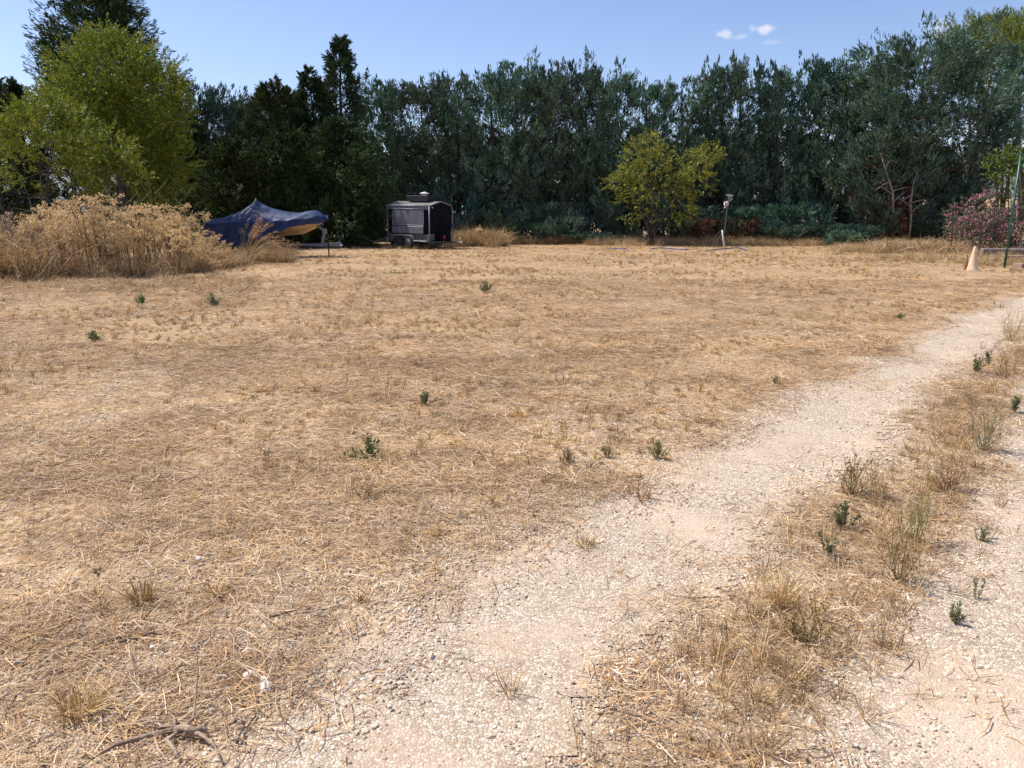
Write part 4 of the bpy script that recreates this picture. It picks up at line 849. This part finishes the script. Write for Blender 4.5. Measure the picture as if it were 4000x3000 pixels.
for s in (-1, 1): g.add([(-1.3, s * .83, .98 * sc_), (-.95, s * .83, 1.3 * sc_), (-.2, s * .83, 1.37 * sc_), (.4, s * .83, 1.3 * sc_), (.95, s * .83, .98 * sc_)], [(0, 1, 2, 3, 4)])
g.add([(1.09, -.72, .99 * sc_), (1.09, .72, .99 * sc_), (.5, .66, 1.36 * sc_), (.5, -.66, 1.36 * sc_)], [(0, 1, 2, 3)]); g.build('window', M['glass'], car)
for x_ in (-1.35, 1.35):
    for s in (-1, 1): wheel(car, x_, s * .78, .31, .2, M['alu'], False, s)
# ---------------------------------------------------------------- dry weeds: the mound on the left
FEN = [(.73, .56, .30), (.83, .67, .40), (.57, .40, .20), (.66, .49, .28)]
def fennel(nst, H, spread, green=False, heads=True):
    """one dry fennel plant: stems with flat seed heads; local coordinates"""
    gs = Geo(); gh = Geo(); sc_ = [(.24, .14, .08), (.36, .22, .12), (.18, .11, .07)] if not green else [(.2, .2, .08), (.3, .25, .1), (.25, .22, .09)]
    tips = []
    for i in range(nst):
        a = rng.uniform(0, 6.28); r = rng.uniform(.02, .16); el = rng.uniform(0, spread); h = H * rng.uniform(.72, 1.05)
        p0 = np.array([math.cos(a) * r, math.sin(a) * r, 0]); d = np.array([math.cos(a) * math.sin(el), math.sin(a) * math.sin(el), math.cos(el)])
        f = lambda s: p0 + d * h * s + np.array([0, 0, -.12 * h * math.sin(el) * s * s]) + np.array([math.cos(a + 1), math.sin(a + 1), 0]) * .05 * math.sin(s * 5)
        c = sc_[rng.integers(0, 3)]; tube(gs, [f(s) for s in (0, .33, .66, 1)], [.011, .009, .007, .004], 3, c, False)
        tips.append(f(1.0))
        for s in rng.uniform(.5, .95, 5):
            a2 = rng.uniform(0, 6.28); ln = rng.uniform(.15, .42) * H / 2; q = f(s); e = q + np.array([math.cos(a2) * .75, math.sin(a2) * .75, .8]) * ln
            tube(gs, [q, (q + e) / 2 + [0, 0, -.02], e], [.006, .005, .003], 3, c, False); tips.append(e)
    if heads:
        T = np.array(tips); m = 12
        a = rng.uniform(0, 6.28, (len(T), m)); r = .10 * np.sqrt(rng.random((len(T), m)))
        Q = T[:, None] + np.stack([np.cos(a) * r, np.sin(a) * r, .05 + rng.normal(0, .03, a.shape) - .6 * r], -1); Q = Q.reshape(-1, 3)
        blades(gh, Q, rng.normal(0, .5, Q.shape) + [0, 0, .6], np.full(len(Q), .02), 5, (.025, .055), (.022, .04), (.2, 1.5), 0, FEN, [.35, .25, .25, .15], .2, True)
        # rays under the heads
        T2 = np.repeat(T, m, 0); sd = norm(np.cross(Q - T2, rng.normal(0, 1, Q.shape))) * .002
        V = np.stack([T2 - sd, T2 + sd, Q], 1).reshape(-1, 3); gs.add(V, np.arange(len(V)).reshape(-1, 3), (.5, .34, .18))
    return gs, gh
def twiggy_big():
    gs = Geo()
    for i in range(34):
        a = rng.uniform(0, 6.28); el = abs(rng.normal(0, .6)); h = rng.uniform(1.2, 2.3); d = np.array([math.cos(a) * math.sin(el), math.sin(a) * math.sin(el), math.cos(el)])
        f = lambda s: d * h * s + np.array([math.cos(a * 3), math.sin(a * 3), -.4]) * .15 * s * s * h; c = [(.30, .25, .21), (.4, .34, .28), (.2, .15, .12)][i % 3]
        tube(gs, [f(s) for s in (0, .35, .7, 1)], [.012, .009, .006, .003], 4, c, False)
        for s in rng.uniform(.25, .95, 7):
            q = f(s); e_ = q + norm(d + rng.normal(0, .8, 3)) * h * rng.uniform(.12, .35); tube(gs, [q, (q + e_) / 2 + rng.normal(0, .02, 3), e_], [.005, .004, .002], 3, c, False)
    return gs, Geo()
def place_copies(name, proto_parts, spots, label, cat, group):
    for i, (loc, rz, s) in enumerate(spots):
        t = empty(name, loc, rz); t.scale = (s, s, s); tag(t, label, cat, group)
        for pn, me, mt in proto_parts[i % len(proto_parts)]:
            o = bpy.data.objects.new(pn, me); COL.objects.link(o); o.parent = t
def proto(gs, gh, mats=('straw', 'straw'), names=('stems', 'seed_heads')):
    out = []
    for g_, mt, nm in zip((gs, gh), mats, names):
        if g_.v: me = g_.mesh(nm); me.materials.append(M[mt]); out.append((nm, me, mt))
    return out
M['rootwood'] = mat_noise('root_wood', (.20, .13, .085), (.44, .33, .24), 22, .9, 0, .9, 60, (1, 1, 1))
M['weed'] = mat_attr('dry_weed', .7, .22, .15, .2)
protos = [proto(*fennel(11, 1.75, .5), mats=('weed', 'weed')) for _ in range(5)]
spots = []
def weed_top(px):      # how high the mound stands, in photo rows, by column
    return np.interp(px, [-400, 0, 120, 260, 420, 560, 700, 790, 860, 930, 1010, 1080], [800, 790, 800, 760, 750, 765, 770, 850, 880, 920, 960, 990])
tries = 0
while len(spots) < 64 and tries < 4000:
    tries += 1; px = rng.uniform(-330, 900); Yq = rng.uniform(20.3, 26.5)
    Yq += max(0, (px - 560) / 200)
    q = P(px, 1000, Yq); t = P(px, float(weed_top(px)) + rng.uniform(0, 60), Yq); h = t.z
    if px < 190 and rng.random() < .6: continue
    if h < .5 or any((q.x - s[0][0]) ** 2 + (q.y - s[0][1]) ** 2 < .3 for s in spots): continue
    spots.append(((q.x, q.y, float(gz(q.x, q.y))), rng.uniform(0, 6.28), min(1.35, h / 1.85 * rng.choice([rng.uniform(.5, .8), rng.uniform(.85, 1.1)]))))
place_copies('dry_fennel', protos, spots, 'dry fennel plant with flat tan seed heads in the weed mound on the left', 'weed', 'dry fennel plants of the left weed mound')
# living fennel stalks standing clear above the mound
gp = proto(*fennel(7, 2.7, .55, True, False), mats=('weed', 'weed'), names=('stems', 'x')); q = G(600, 1075)
place_copies('fennel_stalk', [gp], [((q.x, q.y, 0), .6, .82)], 'fan of bare greenish fennel stalks spreading from one root in front of the weed mound', 'weed', None)
gp = proto(*fennel(5, 2.6, .16, True, False), mats=('weed', 'weed'), names=('stems', 'x'))
place_copies('fennel_stalk', [gp], [((P(px, 900, 23).x, 23 + i * .3, 0), i * 1.7, .92 + .06 * (i % 3)) for i, px in enumerate((400, 470, 555, 640))], 'slender green fennel stalks rising clear above the weed mound', 'weed', 'green fennel stalks above the weed mound')
# tall dry grass, filling the mound, the hedge foot and the verge
TG = [(.50, .35, .17), (.38, .235, .11), (.64, .51, .31), (.26, .17, .095), (.44, .30, .18), (.17, .12, .08)]
def tallgrass(n, rad, Ln, up): return straws(Geo(), n, rad, Ln, (.006, .013), up, (0, .02), TG, [.25, .22, .16, .14, .13, .1], False, .9)
tg = [src(tallgrass(46, .22, (.3, .85), (.5, 1.5)), M['weed']) for _ in range(4)] + [src(tallgrass(50, .3, (.25, .7), (.05, .9)), M['weed']) for _ in range(3)]
pts = []; sc = []; ix = []
def strew(n, fx, s0, s1, kinds):
    for _ in range(n):
        x_, y_ = fx(); pts.append((x_, y_, float(gz(x_, y_)))); sc.append(rng.uniform(s0, s1)); ix.append(rng.choice(kinds))
def at_px(px, Yq): return P(px, 1000, Yq).x, Yq
def mound():
    px = rng.uniform(-350, 1120); lo = np.interp(px, [-350, 0, 600, 900, 1000, 1120], [19.0, 19.6, 20.6, 24.5, 27, 30]); return at_px(px, lo + abs(rng.normal(0, 2.2)))
strew(620, mound, .6, 1.3, [0, 1, 2, 3, 4, 4, 5, 5, 6, 6])
strew(260, lambda: at_px(rng.uniform(-350, 160), rng.uniform(19.6, 24)), 1.6, 2.3, [0, 1, 2, 3])
strew(230, lambda: at_px(rng.uniform(-350, 1000), 19.0 + rng.normal(0, 1.3)), .25, .7, [4, 5, 6])
strew(420, lambda: at_px(rng.uniform(930, 1130), rng.uniform(27.5, 32)), .5, 1.1, [0, 1, 2, 3, 4])
strew(1500, lambda: at_px(rng.uniform(1800, 3450), 46.3 + abs(rng.normal(0, 1.1)) - .9 * sstep(2900, 3400, 3000)), .5, 1.25, [0, 1, 2, 3, 4, 5, 6])
strew(500, lambda: at_px(rng.uniform(2280, 3250), rng.normal(45.2, .7)), .5, 1.1, [0, 1, 2, 3, 4, 5])
strew(200, lambda: at_px(rng.uniform(1765, 1960), rng.normal(43.5, .8)), .9, 1.9, [0, 1, 2, 3])
strew(60, lambda: at_px(rng.uniform(1500, 1780), rng.normal(40.2, .6)), .3, .6, [0, 1, 2, 3])
def verge():
    while 1:
        x_, y_ = at_px(rng.uniform(3250, 3930), rng.uniform(27, 43))
        if rng.random() < float(sstep(.42, .62, fbm(x_, y_, 2.2, 93))) * (y_ - 22) / 20: return x_, y_
strew(520, verge, .3, 1.0, [0, 1, 4, 5, 6, 4, 5, 6])
strew(160, lambda: at_px(rng.uniform(3420, 3720), rng.normal(37, 1.2)), 1.1, 1.8, [4, 5, 6])
strew(330, lambda: at_px(rng.uniform(3780, 4300), rng.uniform(25, 36)), .3, .8, [0, 1, 4, 5, 6])
n = len(pts); scatter('tall_dry_grass', pts, np.stack([rng.normal(0, .12, n), rng.normal(0, .12, n), rng.uniform(0, 6.28, n)], -1), sc, ix, tg, 'tall dry brown grass tangled in the weed mound and along the foot of the hedge', 'dry grass')
tw = [proto(*twiggy_big(), mats=('weed', 'weed'), names=('stems', 'x')) for _ in range(2)]
place_copies('leafless_shrub', tw, [((P(px, 900, Yq).x, Yq, 0), px * .1, s_) for px, Yq, s_ in ((-60, 22.5, 1.0), (40, 23, 1.05), (110, 22, .8), (-180, 22, 1.0), (180, 24.5, .85))], 'grey leafless twiggy shrub in the weeds at the left edge', 'shrub', 'grey leafless shrubs at the left edge')
# drooping plumed reed tuft by the boat
def plume_tuft(n, H, side):
    gs = Geo(); gh = Geo()
    for i in range(n):
        a = rng.normal(0, .5) + (0 if side > 0 else math.pi); el = rng.uniform(.25, .95); h = H * rng.uniform(.75, 1.1)
        d = np.array([math.cos(a) * math.sin(el), math.sin(a) * math.sin(el), math.cos(el)]); f = lambda s: d * h * s + np.array([0, 0, -.55 * h * s ** 3 * math.sin(el)]) + np.array([d[0], d[1], 0]) * h * .18 * s ** 2
        tube(gs, [f(s) for s in (0, .3, .6, .85, 1)], [.008, .007, .006, .004, .002], 3, (.55, .40, .18), False)
        S = rng.uniform(.72, 1.02, 26); Q = np.array([f(s) for s in S]); blades(gh, Q, rng.normal(0, .6, Q.shape) + d - [0, 0, .7], np.full(26, .05), 4, (.04, .10), (.008, .016), (.2, .9), .5, [(.55, .32, .16), (.66, .45, .24), (.4, .22, .12)])
    return gs, gh
q = G(1000, 1030)
place_copies('reed_tuft', [proto(*plume_tuft(34, 1.95, 1), mats=('weed', 'weed'), names=('stems', 'plumes'))], [((q.x - .3, q.y - .3, 0), .1, 1)], 'arching tuft of dry plumed reed drooping to the right below the tarpaulin', 'reed tuft', None)
place_copies('reed_tuft', [proto(*plume_tuft(12, 1.95, 1), mats=('weed', 'weed'), names=('stems', 'plumes'))], [((P(940, 900, 28.5).x, 28.5, 0), 1.2, 1.15)], 'thin upright plumed reeds standing in front of the blue tarpaulin', 'reed tuft', None)
q = P(1860, 900, 43.3)
place_copies('yellow_weed', [proto(*fennel(5, 1.0, .3), mats=('weed', 'weed'))], [((q.x, 43.3, 0), 0, 1.05), ((q.x + .6, 43.6, 0), 2, .8)], 'dry weed with pale yellow flat flower heads right of the catering trailer', 'weed', 'yellow-headed weeds beside the catering trailer')
# low undergrowth in the shade of the conifers
b = P(1380, 900, 43); b.z = 0
leafy('leafy_bush', b, [lobe(b, 0, 1340, 850, 85, 80, 42), lobe(b, 0, 1440, 860, 80, 75, 43)], 'dark leafy scrub between the boat bow and the catering trailer', 'bush', cols=[(.07, .11, .03), (.04, .07, .025), (.12, .16, .05)], w=[.4, .35, .25], dens=22, kb=12, bl=(.08, .15), bw=(.04, .07), stems=5, stem_r=.03)

# ---------------------------------------------------------------- foreground weeds, each on its own
LG = [(.25, .26, .12), (.16, .175, .08), (.34, .33, .17)]
PS = .8
def stem_leaves(nst, H, spread, lf, lw, cols, density=26, stemc=(.3, .24, .14), ang=(.4, .9), droop=0.0):
    gs = Geo(); gl = Geo()
    for i in range(nst):
        a = rng.uniform(0, 6.28); el = abs(rng.normal(0, spread)); h = H * rng.uniform(.6, 1.05); d = np.array([math.cos(a) * math.sin(el), math.sin(a) * math.sin(el), math.cos(el)])
        p0 = np.array([math.cos(a), math.sin(a), 0]) * rng.uniform(0, .018); f = lambda s: p0 + d * h * s + np.array([0, 0, .08 * h * s * s])
        tube(gs, [f(s) for s in (0, .5, 1)], [.0028, .0022, .0012], 4, stemc, False)
        Q = np.array([f(s) for s in rng.uniform(.15, 1, density)]); blades(gl, Q, np.tile(d + [0, 0, .2], (density, 1)), np.full(density, .006), 2, (lf * .6, lf * 1.15), (lw * .7, lw * 1.2), ang, droop, cols, None, .1, True)
    return gs, gl
def twiggy(nst, H, spread, cols=((.36, .24, .11), (.5, .36, .18), (.24, .16, .08)), heads=None, leafc=None):
    gs = Geo(); gh = Geo(); T = []
    for i in range(nst):
        a = rng.uniform(0, 6.28); el = abs(rng.normal(0, spread)); h = H * rng.uniform(.55, 1.05); d = np.array([math.cos(a) * math.sin(el), math.sin(a) * math.sin(el), math.cos(el)])
        p0 = np.array([math.cos(a), math.sin(a), 0]) * rng.uniform(0, .03); bw = rng.normal(0, .04, 3); f = lambda s: p0 + d * h * s + bw * math.sin(s * 3)
        c = cols[rng.integers(0, len(cols))]; tube(gs, [f(s) for s in (0, .35, .7, 1)], [.0026, .0022, .0017, .001], 3, c, False); T.append(f(1))
        for s in rng.uniform(.3, .95, 4):
            q = f(s); e = q + norm(d + rng.normal(0, .55, 3)) * h * rng.uniform(.12, .3); tube(gs, [q, e], [.0015, .0008], 3, c, False); T.append(e)
    T = np.array(T)
    if heads: blades(gh, T, rng.normal(0, 1, T.shape), np.full(len(T), .002), 14, (.006, .012), (.005, .009), (.1, 1.5), 0, heads, None, .1, True)
    else: blades(gh, T, rng.normal(0, .5, T.shape) + [0, 0, .8], np.full(len(T), .03), 4, (.012, .028), (.003, .006), (.2, .8), 0, leafc or [(.55, .38, .18), (.42, .28, .13)], None, .2, True)
    return gs, gh
def plant(kind, px, py, args, name, label, cat='plant', names=('stems', 'leaves'), mats=('plant', 'plant'), rz=None):
    q = G(px, py); q.z = float(gz(q.x, q.y)) - .003
    place_copies(name, [proto(*kind(*args), mats=mats, names=names)], [((q.x, q.y, q.z), rng.uniform(0, 6.28) if rz is None else rz, PS if kind is stem_leaves else 1)], label, cat, None)
HB = [(.34, .20, .07), (.46, .32, .12), (.26, .16, .07)]
plant(stem_leaves, 3290, 2065, (7, .19, .28, .055, .012, LG, 20), 'leafy_weed', 'grey-green leafy weed with three thick shoots in the strip between the wheel tracks')
plant(stem_leaves, 3235, 2165, (6, .17, .3, .045, .010, LG, 16), 'leafy_weed', 'thinner grey-green weed just below and left of the thick leafy weed')
plant(twiggy, 3330, 1930, (26, .25, .28, ((.34, .26, .1), (.42, .32, .12), (.3, .2, .08)), HB), 'bobble_weed', 'upright dry weed with round brown seed heads above the thick leafy weed', names=('stems', 'seed_heads'))
plant(twiggy, 3430, 1950, (14, .18, .4), 'twiggy_weed', 'low dark twiggy weed right of the bobble-headed weed', names=('stems', 'seed_heads'))
plant(twiggy, 3500, 2260, (20, .30, .24, ((.36, .22, .1), (.45, .34, .16), (.24, .2, .08))), 'twiggy_weed', 'tall straggly dry weed in the middle of the strip right of the leafy weeds', names=('stems', 'seed_heads'))
plant(twiggy, 3570, 2110, (20, .28, .3, ((.30, .30, .12), (.4, .34, .16), (.2, .22, .08))), 'twiggy_weed', 'greenish straggly weed behind the tall dry weed in the strip', names=('stems', 'seed_heads'))
plant(twiggy, 3710, 1910, (26, .26, .4, ((.36, .22, .12), (.28, .18, .1))), 'twiggy_weed', 'brown branching weed between the tracks left of the right wheel track', names=('stems', 'seed_heads'))
plant(twiggy, 3840, 1750, (34, .36, .32, ((.30, .27, .14), (.4, .34, .2), (.26, .22, .12))), 'twiggy_weed', 'large pale bushy weed near the right edge above the brown branching weed', names=('stems', 'seed_heads'))
plant(stem_leaves, 3825, 2100, (7, .11, .5, .035, .008, LG, 14), 'leafy_weed', 'small isolated grey-green weed on the gravel near the right edge')
plant(stem_leaves, 3740, 2420, (9, .10, .7, .04, .008, LG, 14), 'leafy_weed', 'flat drooping grey-green weed low in the strip near the right track')
plant(stem_leaves, 3815, 2330, (3, .13, .25, .035, .008, LG, 14), 'leafy_weed', 'tiny two-stemmed green sprig above the flat drooping weed')
plant(twiggy, 3160, 2500, (20, .20, .5, ((.34, .26, .1), (.44, .34, .15), (.24, .2, .08)), HB, None), 'bobble_weed', 'sprawling olive dry weed with seed heads in the lower strip', names=('stems', 'seed_heads'))
plant(stem_leaves, 3810, 1455, (9, .24, .25, .06, .013, LG, 22), 'leafy_weed', 'clump of upright rosemary-like shoots beside the path near the right edge')
plant(stem_leaves, 3860, 1430, (7, .25, .22, .06, .013, LG, 22), 'leafy_weed', 'second upright grey-green shoot clump touching the right side of the first')
plant(stem_leaves, 3965, 1610, (8, .2, .35, .06, .013, LG, 20), 'leafy_weed', 'grey-green leafy weed against the right edge halfway down the photo')
plant(twiggy, 3930, 1480, (24, .3, .4), 'twiggy_weed', 'tall dry weed at the right edge below the path bend', names=('stems', 'seed_heads'))
plant(twiggy, 3950, 1330, (30, .45, .5, ((.5, .36, .15), (.42, .34, .14))), 'twiggy_weed', 'golden dry weed at the right edge beside the far path', names=('stems', 'seed_heads'))
GW2 = [(.17, .22, .08), (.11, .15, .06), (.26, .29, .13)]
plant(stem_leaves, 1440, 1790, (22, .2, .95, .035, .018, GW2, 16), 'green_weed', 'low spreading dark green weed alone in the stubble left of centre')
plant(stem_leaves, 2570, 1785, (16, .16, .45, .06, .006, [(.18, .22, .06), (.3, .3, .12), (.12, .16, .05)], 12), 'green_tuft', 'bright green grassy tuft where stubble meets gravel')
plant(stem_leaves, 2375, 1785, (14, .11, .55, .05, .005, [(.12, .13, .05), (.3, .24, .1)], 10), 'green_tuft', 'olive grassy tuft left of the bright green tuft')
plant(stem_leaves, 2220, 1815, (12, .12, .6, .05, .006, [(.16, .11, .06), (.24, .17, .09)], 10), 'dark_tuft', 'dark brown stubbly tuft left of the olive tuft')
plant(twiggy, 2505, 1940, (16, .13, .6, ((.34, .16, .06), (.45, .26, .1))), 'dark_tuft', 'rusty brown tuft at the edge of the gravel below the bright green tuft', names=('stems', 'seed_heads'))
plant(stem_leaves, 3510, 1245, (16, .12, .8, .06, .015, GW2, 12), 'green_weed', 'flat green weed in the stubble above the path bend')
plant(stem_leaves, 3030, 1505, (12, .14, .5, .05, .006, [(.16, .13, .07), (.24, .2, .1)], 10), 'dark_tuft', 'dark tuft in the stubble left of the reddish bare patch of the path')
plant(stem_leaves, 1900, 1145, (18, .3, .7, .14, .012, [(.2, .23, .09), (.13, .17, .06)], 14), 'green_tuft', 'wide grey-green grass tuft in the middle distance below the catering trailer')
plant(stem_leaves, 370, 1335, (14, .17, .7, .08, .02, GW2, 12), 'green_weed', 'small bright green weed in the stubble at far left')
plant(stem_leaves, 1660, 1580, (12, .14, .5, .06, .01, GW2, 12), 'green_weed', 'small green tuft in the stubble above the low spreading weed')
plant(stem_leaves, 555, 1195, (16, .25, .6, .1, .014, GW2, 12), 'green_weed', 'greenish tuft in front of the weed mound')
plant(stem_leaves, 835, 1195, (20, .28, .7, .12, .012, [(.2, .23, .1), (.13, .17, .07)], 14), 'green_tuft', 'spreading grey-green tuft below the right end of the weed mound')
plant(twiggy, 1435, 1950, (12, .15, .4, ((.42, .28, .13), (.32, .2, .1))), 'twiggy_weed', 'dry wispy tuft just below the low spreading green weed', names=('stems', 'seed_heads'))
plant(stem_leaves, 1510, 1550, (3, .32, .12, .03, .004, LG, 8), 'stalk_weed', 'single tall thin green stalk standing in the stubble left of centre')
plant(twiggy, 705, 1520, (4, .33, .5, ((.3, .24, .12),)), 'stalk_weed', 'few bare stalks in a v shape in the left stubble', names=('stems', 'seed_heads'))
def tuft_geo(n, rad, Ln, up, cols=GOLD, w=GW): return straws(Geo(), n, rad, Ln, (.0018, .0034), up, (0, .004), cols, w, True, .5), Geo()
for px, py, nn, rr, ln, lab in ((555, 2350, 150, .10, (.06, .17), 'golden grass tuft at the left with a dark shadow on its right'), (310, 2800, 150, .12, (.08, .2), 'pale flattened grass tuft near the bottom left corner'), (2290, 2130, 70, .08, (.05, .12), 'small golden grass tuft on the gravel near its left edge'), (3050, 2350, 90, .1, (.08, .22), 'golden upright grass tuft at the upper end of the lower strip'), (1990, 2700, 40, .06, (.06, .14), 'sparse pale tuft on the gravel near the bottom centre'), (840, 2330, 70, .08, (.05, .13), 'small golden tuft right of the dark-shadowed tuft')):
    plant(tuft_geo, px, py, (nn, rr, ln, (.35, 1.4)), 'grass_tuft', lab, 'grass tuft', names=('blades', 'x'), mats=('straw', 'straw'))
# standing dry grass of the strip between the tracks
sg = [src(straws(Geo(), 30, .07, (.06, .2), (.0018, .0034), (.45, 1.45), (0, .004), [(.52, .36, .17), (.42, .25, .10), (.62, .50, .30), (.32, .19, .09), (.24, .16, .09), (.6, .5, .36)], [.24, .22, .2, .14, .08, .12], True, .5), M['straw']) for _ in range(6)]
pts = []; sc = []; ix = []
for _ in range(1500):
    t = rng.uniform(0, 1) ** 1.4 * 17 + .8; i = np.interp(t, TR[:, 1], np.arange(len(TR))); j = int(min(len(TR) - 2, i)); f_ = i - j
    cx = TR[j] * (1 - f_) + TR[j + 1] * f_; dd = TR[j + 1] - TR[j]; nn = np.array([dd[1], -dd[0]]) / np.hypot(*dd)
    off = rng.normal(.86, .2); p = cx + nn * off
    if rng.random() > .25 + 1.0 * sstep(.4, .6, float(fbm(p[0], p[1], .5, 91))): continue
    pts.append((p[0], p[1], float(gz(p[0], p[1])))); sc.append(rng.uniform(.35, .95)); ix.append(rng.integers(0, 6))
n = len(pts); scatter('strip_grass', pts, np.stack([rng.normal(0, .12, n), rng.normal(0, .12, n), rng.uniform(0, 6.28, n)], -1), sc, ix, sg, 'dry brownish gold grass standing in the strip between the two wheel tracks', 'dry grass')
# single stones, roots and sticks
def stone(px, py, s, col, lab, flat=.5):
    g = pebble_clump(1, 0, (s, s)); v = g.v[0]; v -= v.mean(0); v[:, 2] *= flat / .45; v[:, 2] += s * flat * .55
    g.c[0][:] = col; q = G(px, py); q.z = float(gz(q.x, q.y)); tag(g.build('stone', M['stone'], loc=q), lab, 'stone')
WH = (.80, .74, .64)
stone(965, 2660, .028, WH, 'white stone, left one of the pair in the lower left straw'); stone(982, 2648, .024, WH, 'white stone touching the right side of another white stone')
stone(1038, 2668, .022, WH, 'upper white stone right of the touching pair'); stone(1040, 2702, .03, WH, 'larger white stone right of and below the touching pair')
stone(775, 2190, .03, (.5, .47, .46), 'grey stone in the straw at left'); stone(355, 2390, .038, (.46, .28, .20), 'flat reddish stone chip left of the golden tuft', .25)
stone(1455, 2622, .024, (.55, .44, .36), 'tan stone at the left edge of the gravel'); stone(1420, 2658, .017, WH, 'small white stone just below the tan stone')
stone(75, 2595, .028, (.48, .46, .43), 'grey stone near the left edge of the photo')
def branchy(name, px, py, segs, lab, cat, mat='rootwood'):
    q = G(px, py); q.z = float(gz(q.x, q.y)); g = Geo()
    for pts_, r0, r1 in segs:
        P_ = [np.array(p, float) for p in pts_]; m = len(P_); D_ = []
        for i in range(m - 1):
            for t in (0, .5): D_.append(P_[i] * (1 - t) + P_[i + 1] * t + (rng.normal(0, .006, 3) if t else 0))
        D_.append(P_[-1]); tube(g, D_, list(np.linspace(r0, r1, len(D_)) * rng.uniform(.65, 1.15, len(D_)) * .75), 6, (1, 1, 1), True)
    tag(g.build(name, M[mat], smooth=True, loc=q), lab, cat)
branchy('dead_root', 690, 2885, [([(0, 0, .02), (.06, -.02, .035), (.1, .0, .02)], .016, .01), ([(0, 0, .02), (-.1, -.04, .02), (-.2, -.12, .012)], .013, .006), ([(0, 0, .02), (-.12, .05, .02), (-.2, .03, .01)], .011, .005), ([(.02, 0, .02), (.0, -.06, .03), (.06, -.12, .012)], .013, .008), ([(.02, 0, .02), (.03, .08, .05), (.01, .17, .12), (.0, .2, .2)], .008, .002), ([(.03, -.01, .02), (.14, -.06, .02), (.2, -.14, .01)], .01, .004), ([(0, 0, .02), (-.03, .06, .02), (-.05, .11, .008)], .01, .004)], 'star-shaped dead root lying in the straw at the bottom left', 'root')
branchy('stick', 520, 2510, [([(-.11, -.03, .01), (-.05, .0, .018), (0, -.005, .014), (.06, .03, .02), (.15, .05, .012)], .009, .004), ([(-.02, 0, .012), (-.06, .03, .02)], .005, .002)], 'knobbly dark stick lying below the golden tuft at left', 'stick', 'bark')
branchy('stick', 970, 2840, [([(0, -.1, .01), (-.005, -.04, .015), (.01, 0, .012), (.015, .05, .012)], .007, .003)], 'short crooked stick right of the dead root', 'stick', 'bark')
branchy('stick', 1220, 2400, [([(-.16, -.06, .01), (-.05, -.0, .015), (.05, .0, .012), (.12, .04, .015)], .004, .002), ([(-.03, 0, .015), (.03, -.05, .012), (.1, -.07, .012)], .003, .0015)], 'thin forked twig in the straw left of the gravel', 'stick', 'bark')
branchy('stick', 1760, 1820, [([(-.1, -.04, .01), (0, 0, .015), (.1, .06, .012)], .009, .004)], 'short dead stick lying right of the low spreading green weed', 'stick', 'deadwood')
branchy('stalk', 2420, 2790, [([(-.2, .12, .01), (-.05, .04, .015), (.1, -.04, .012), (.16, -.1, .01)], .0035, .002)], 'long pale straw stalk lying at the left side of the lower strip', 'stalk', 'deadwood')
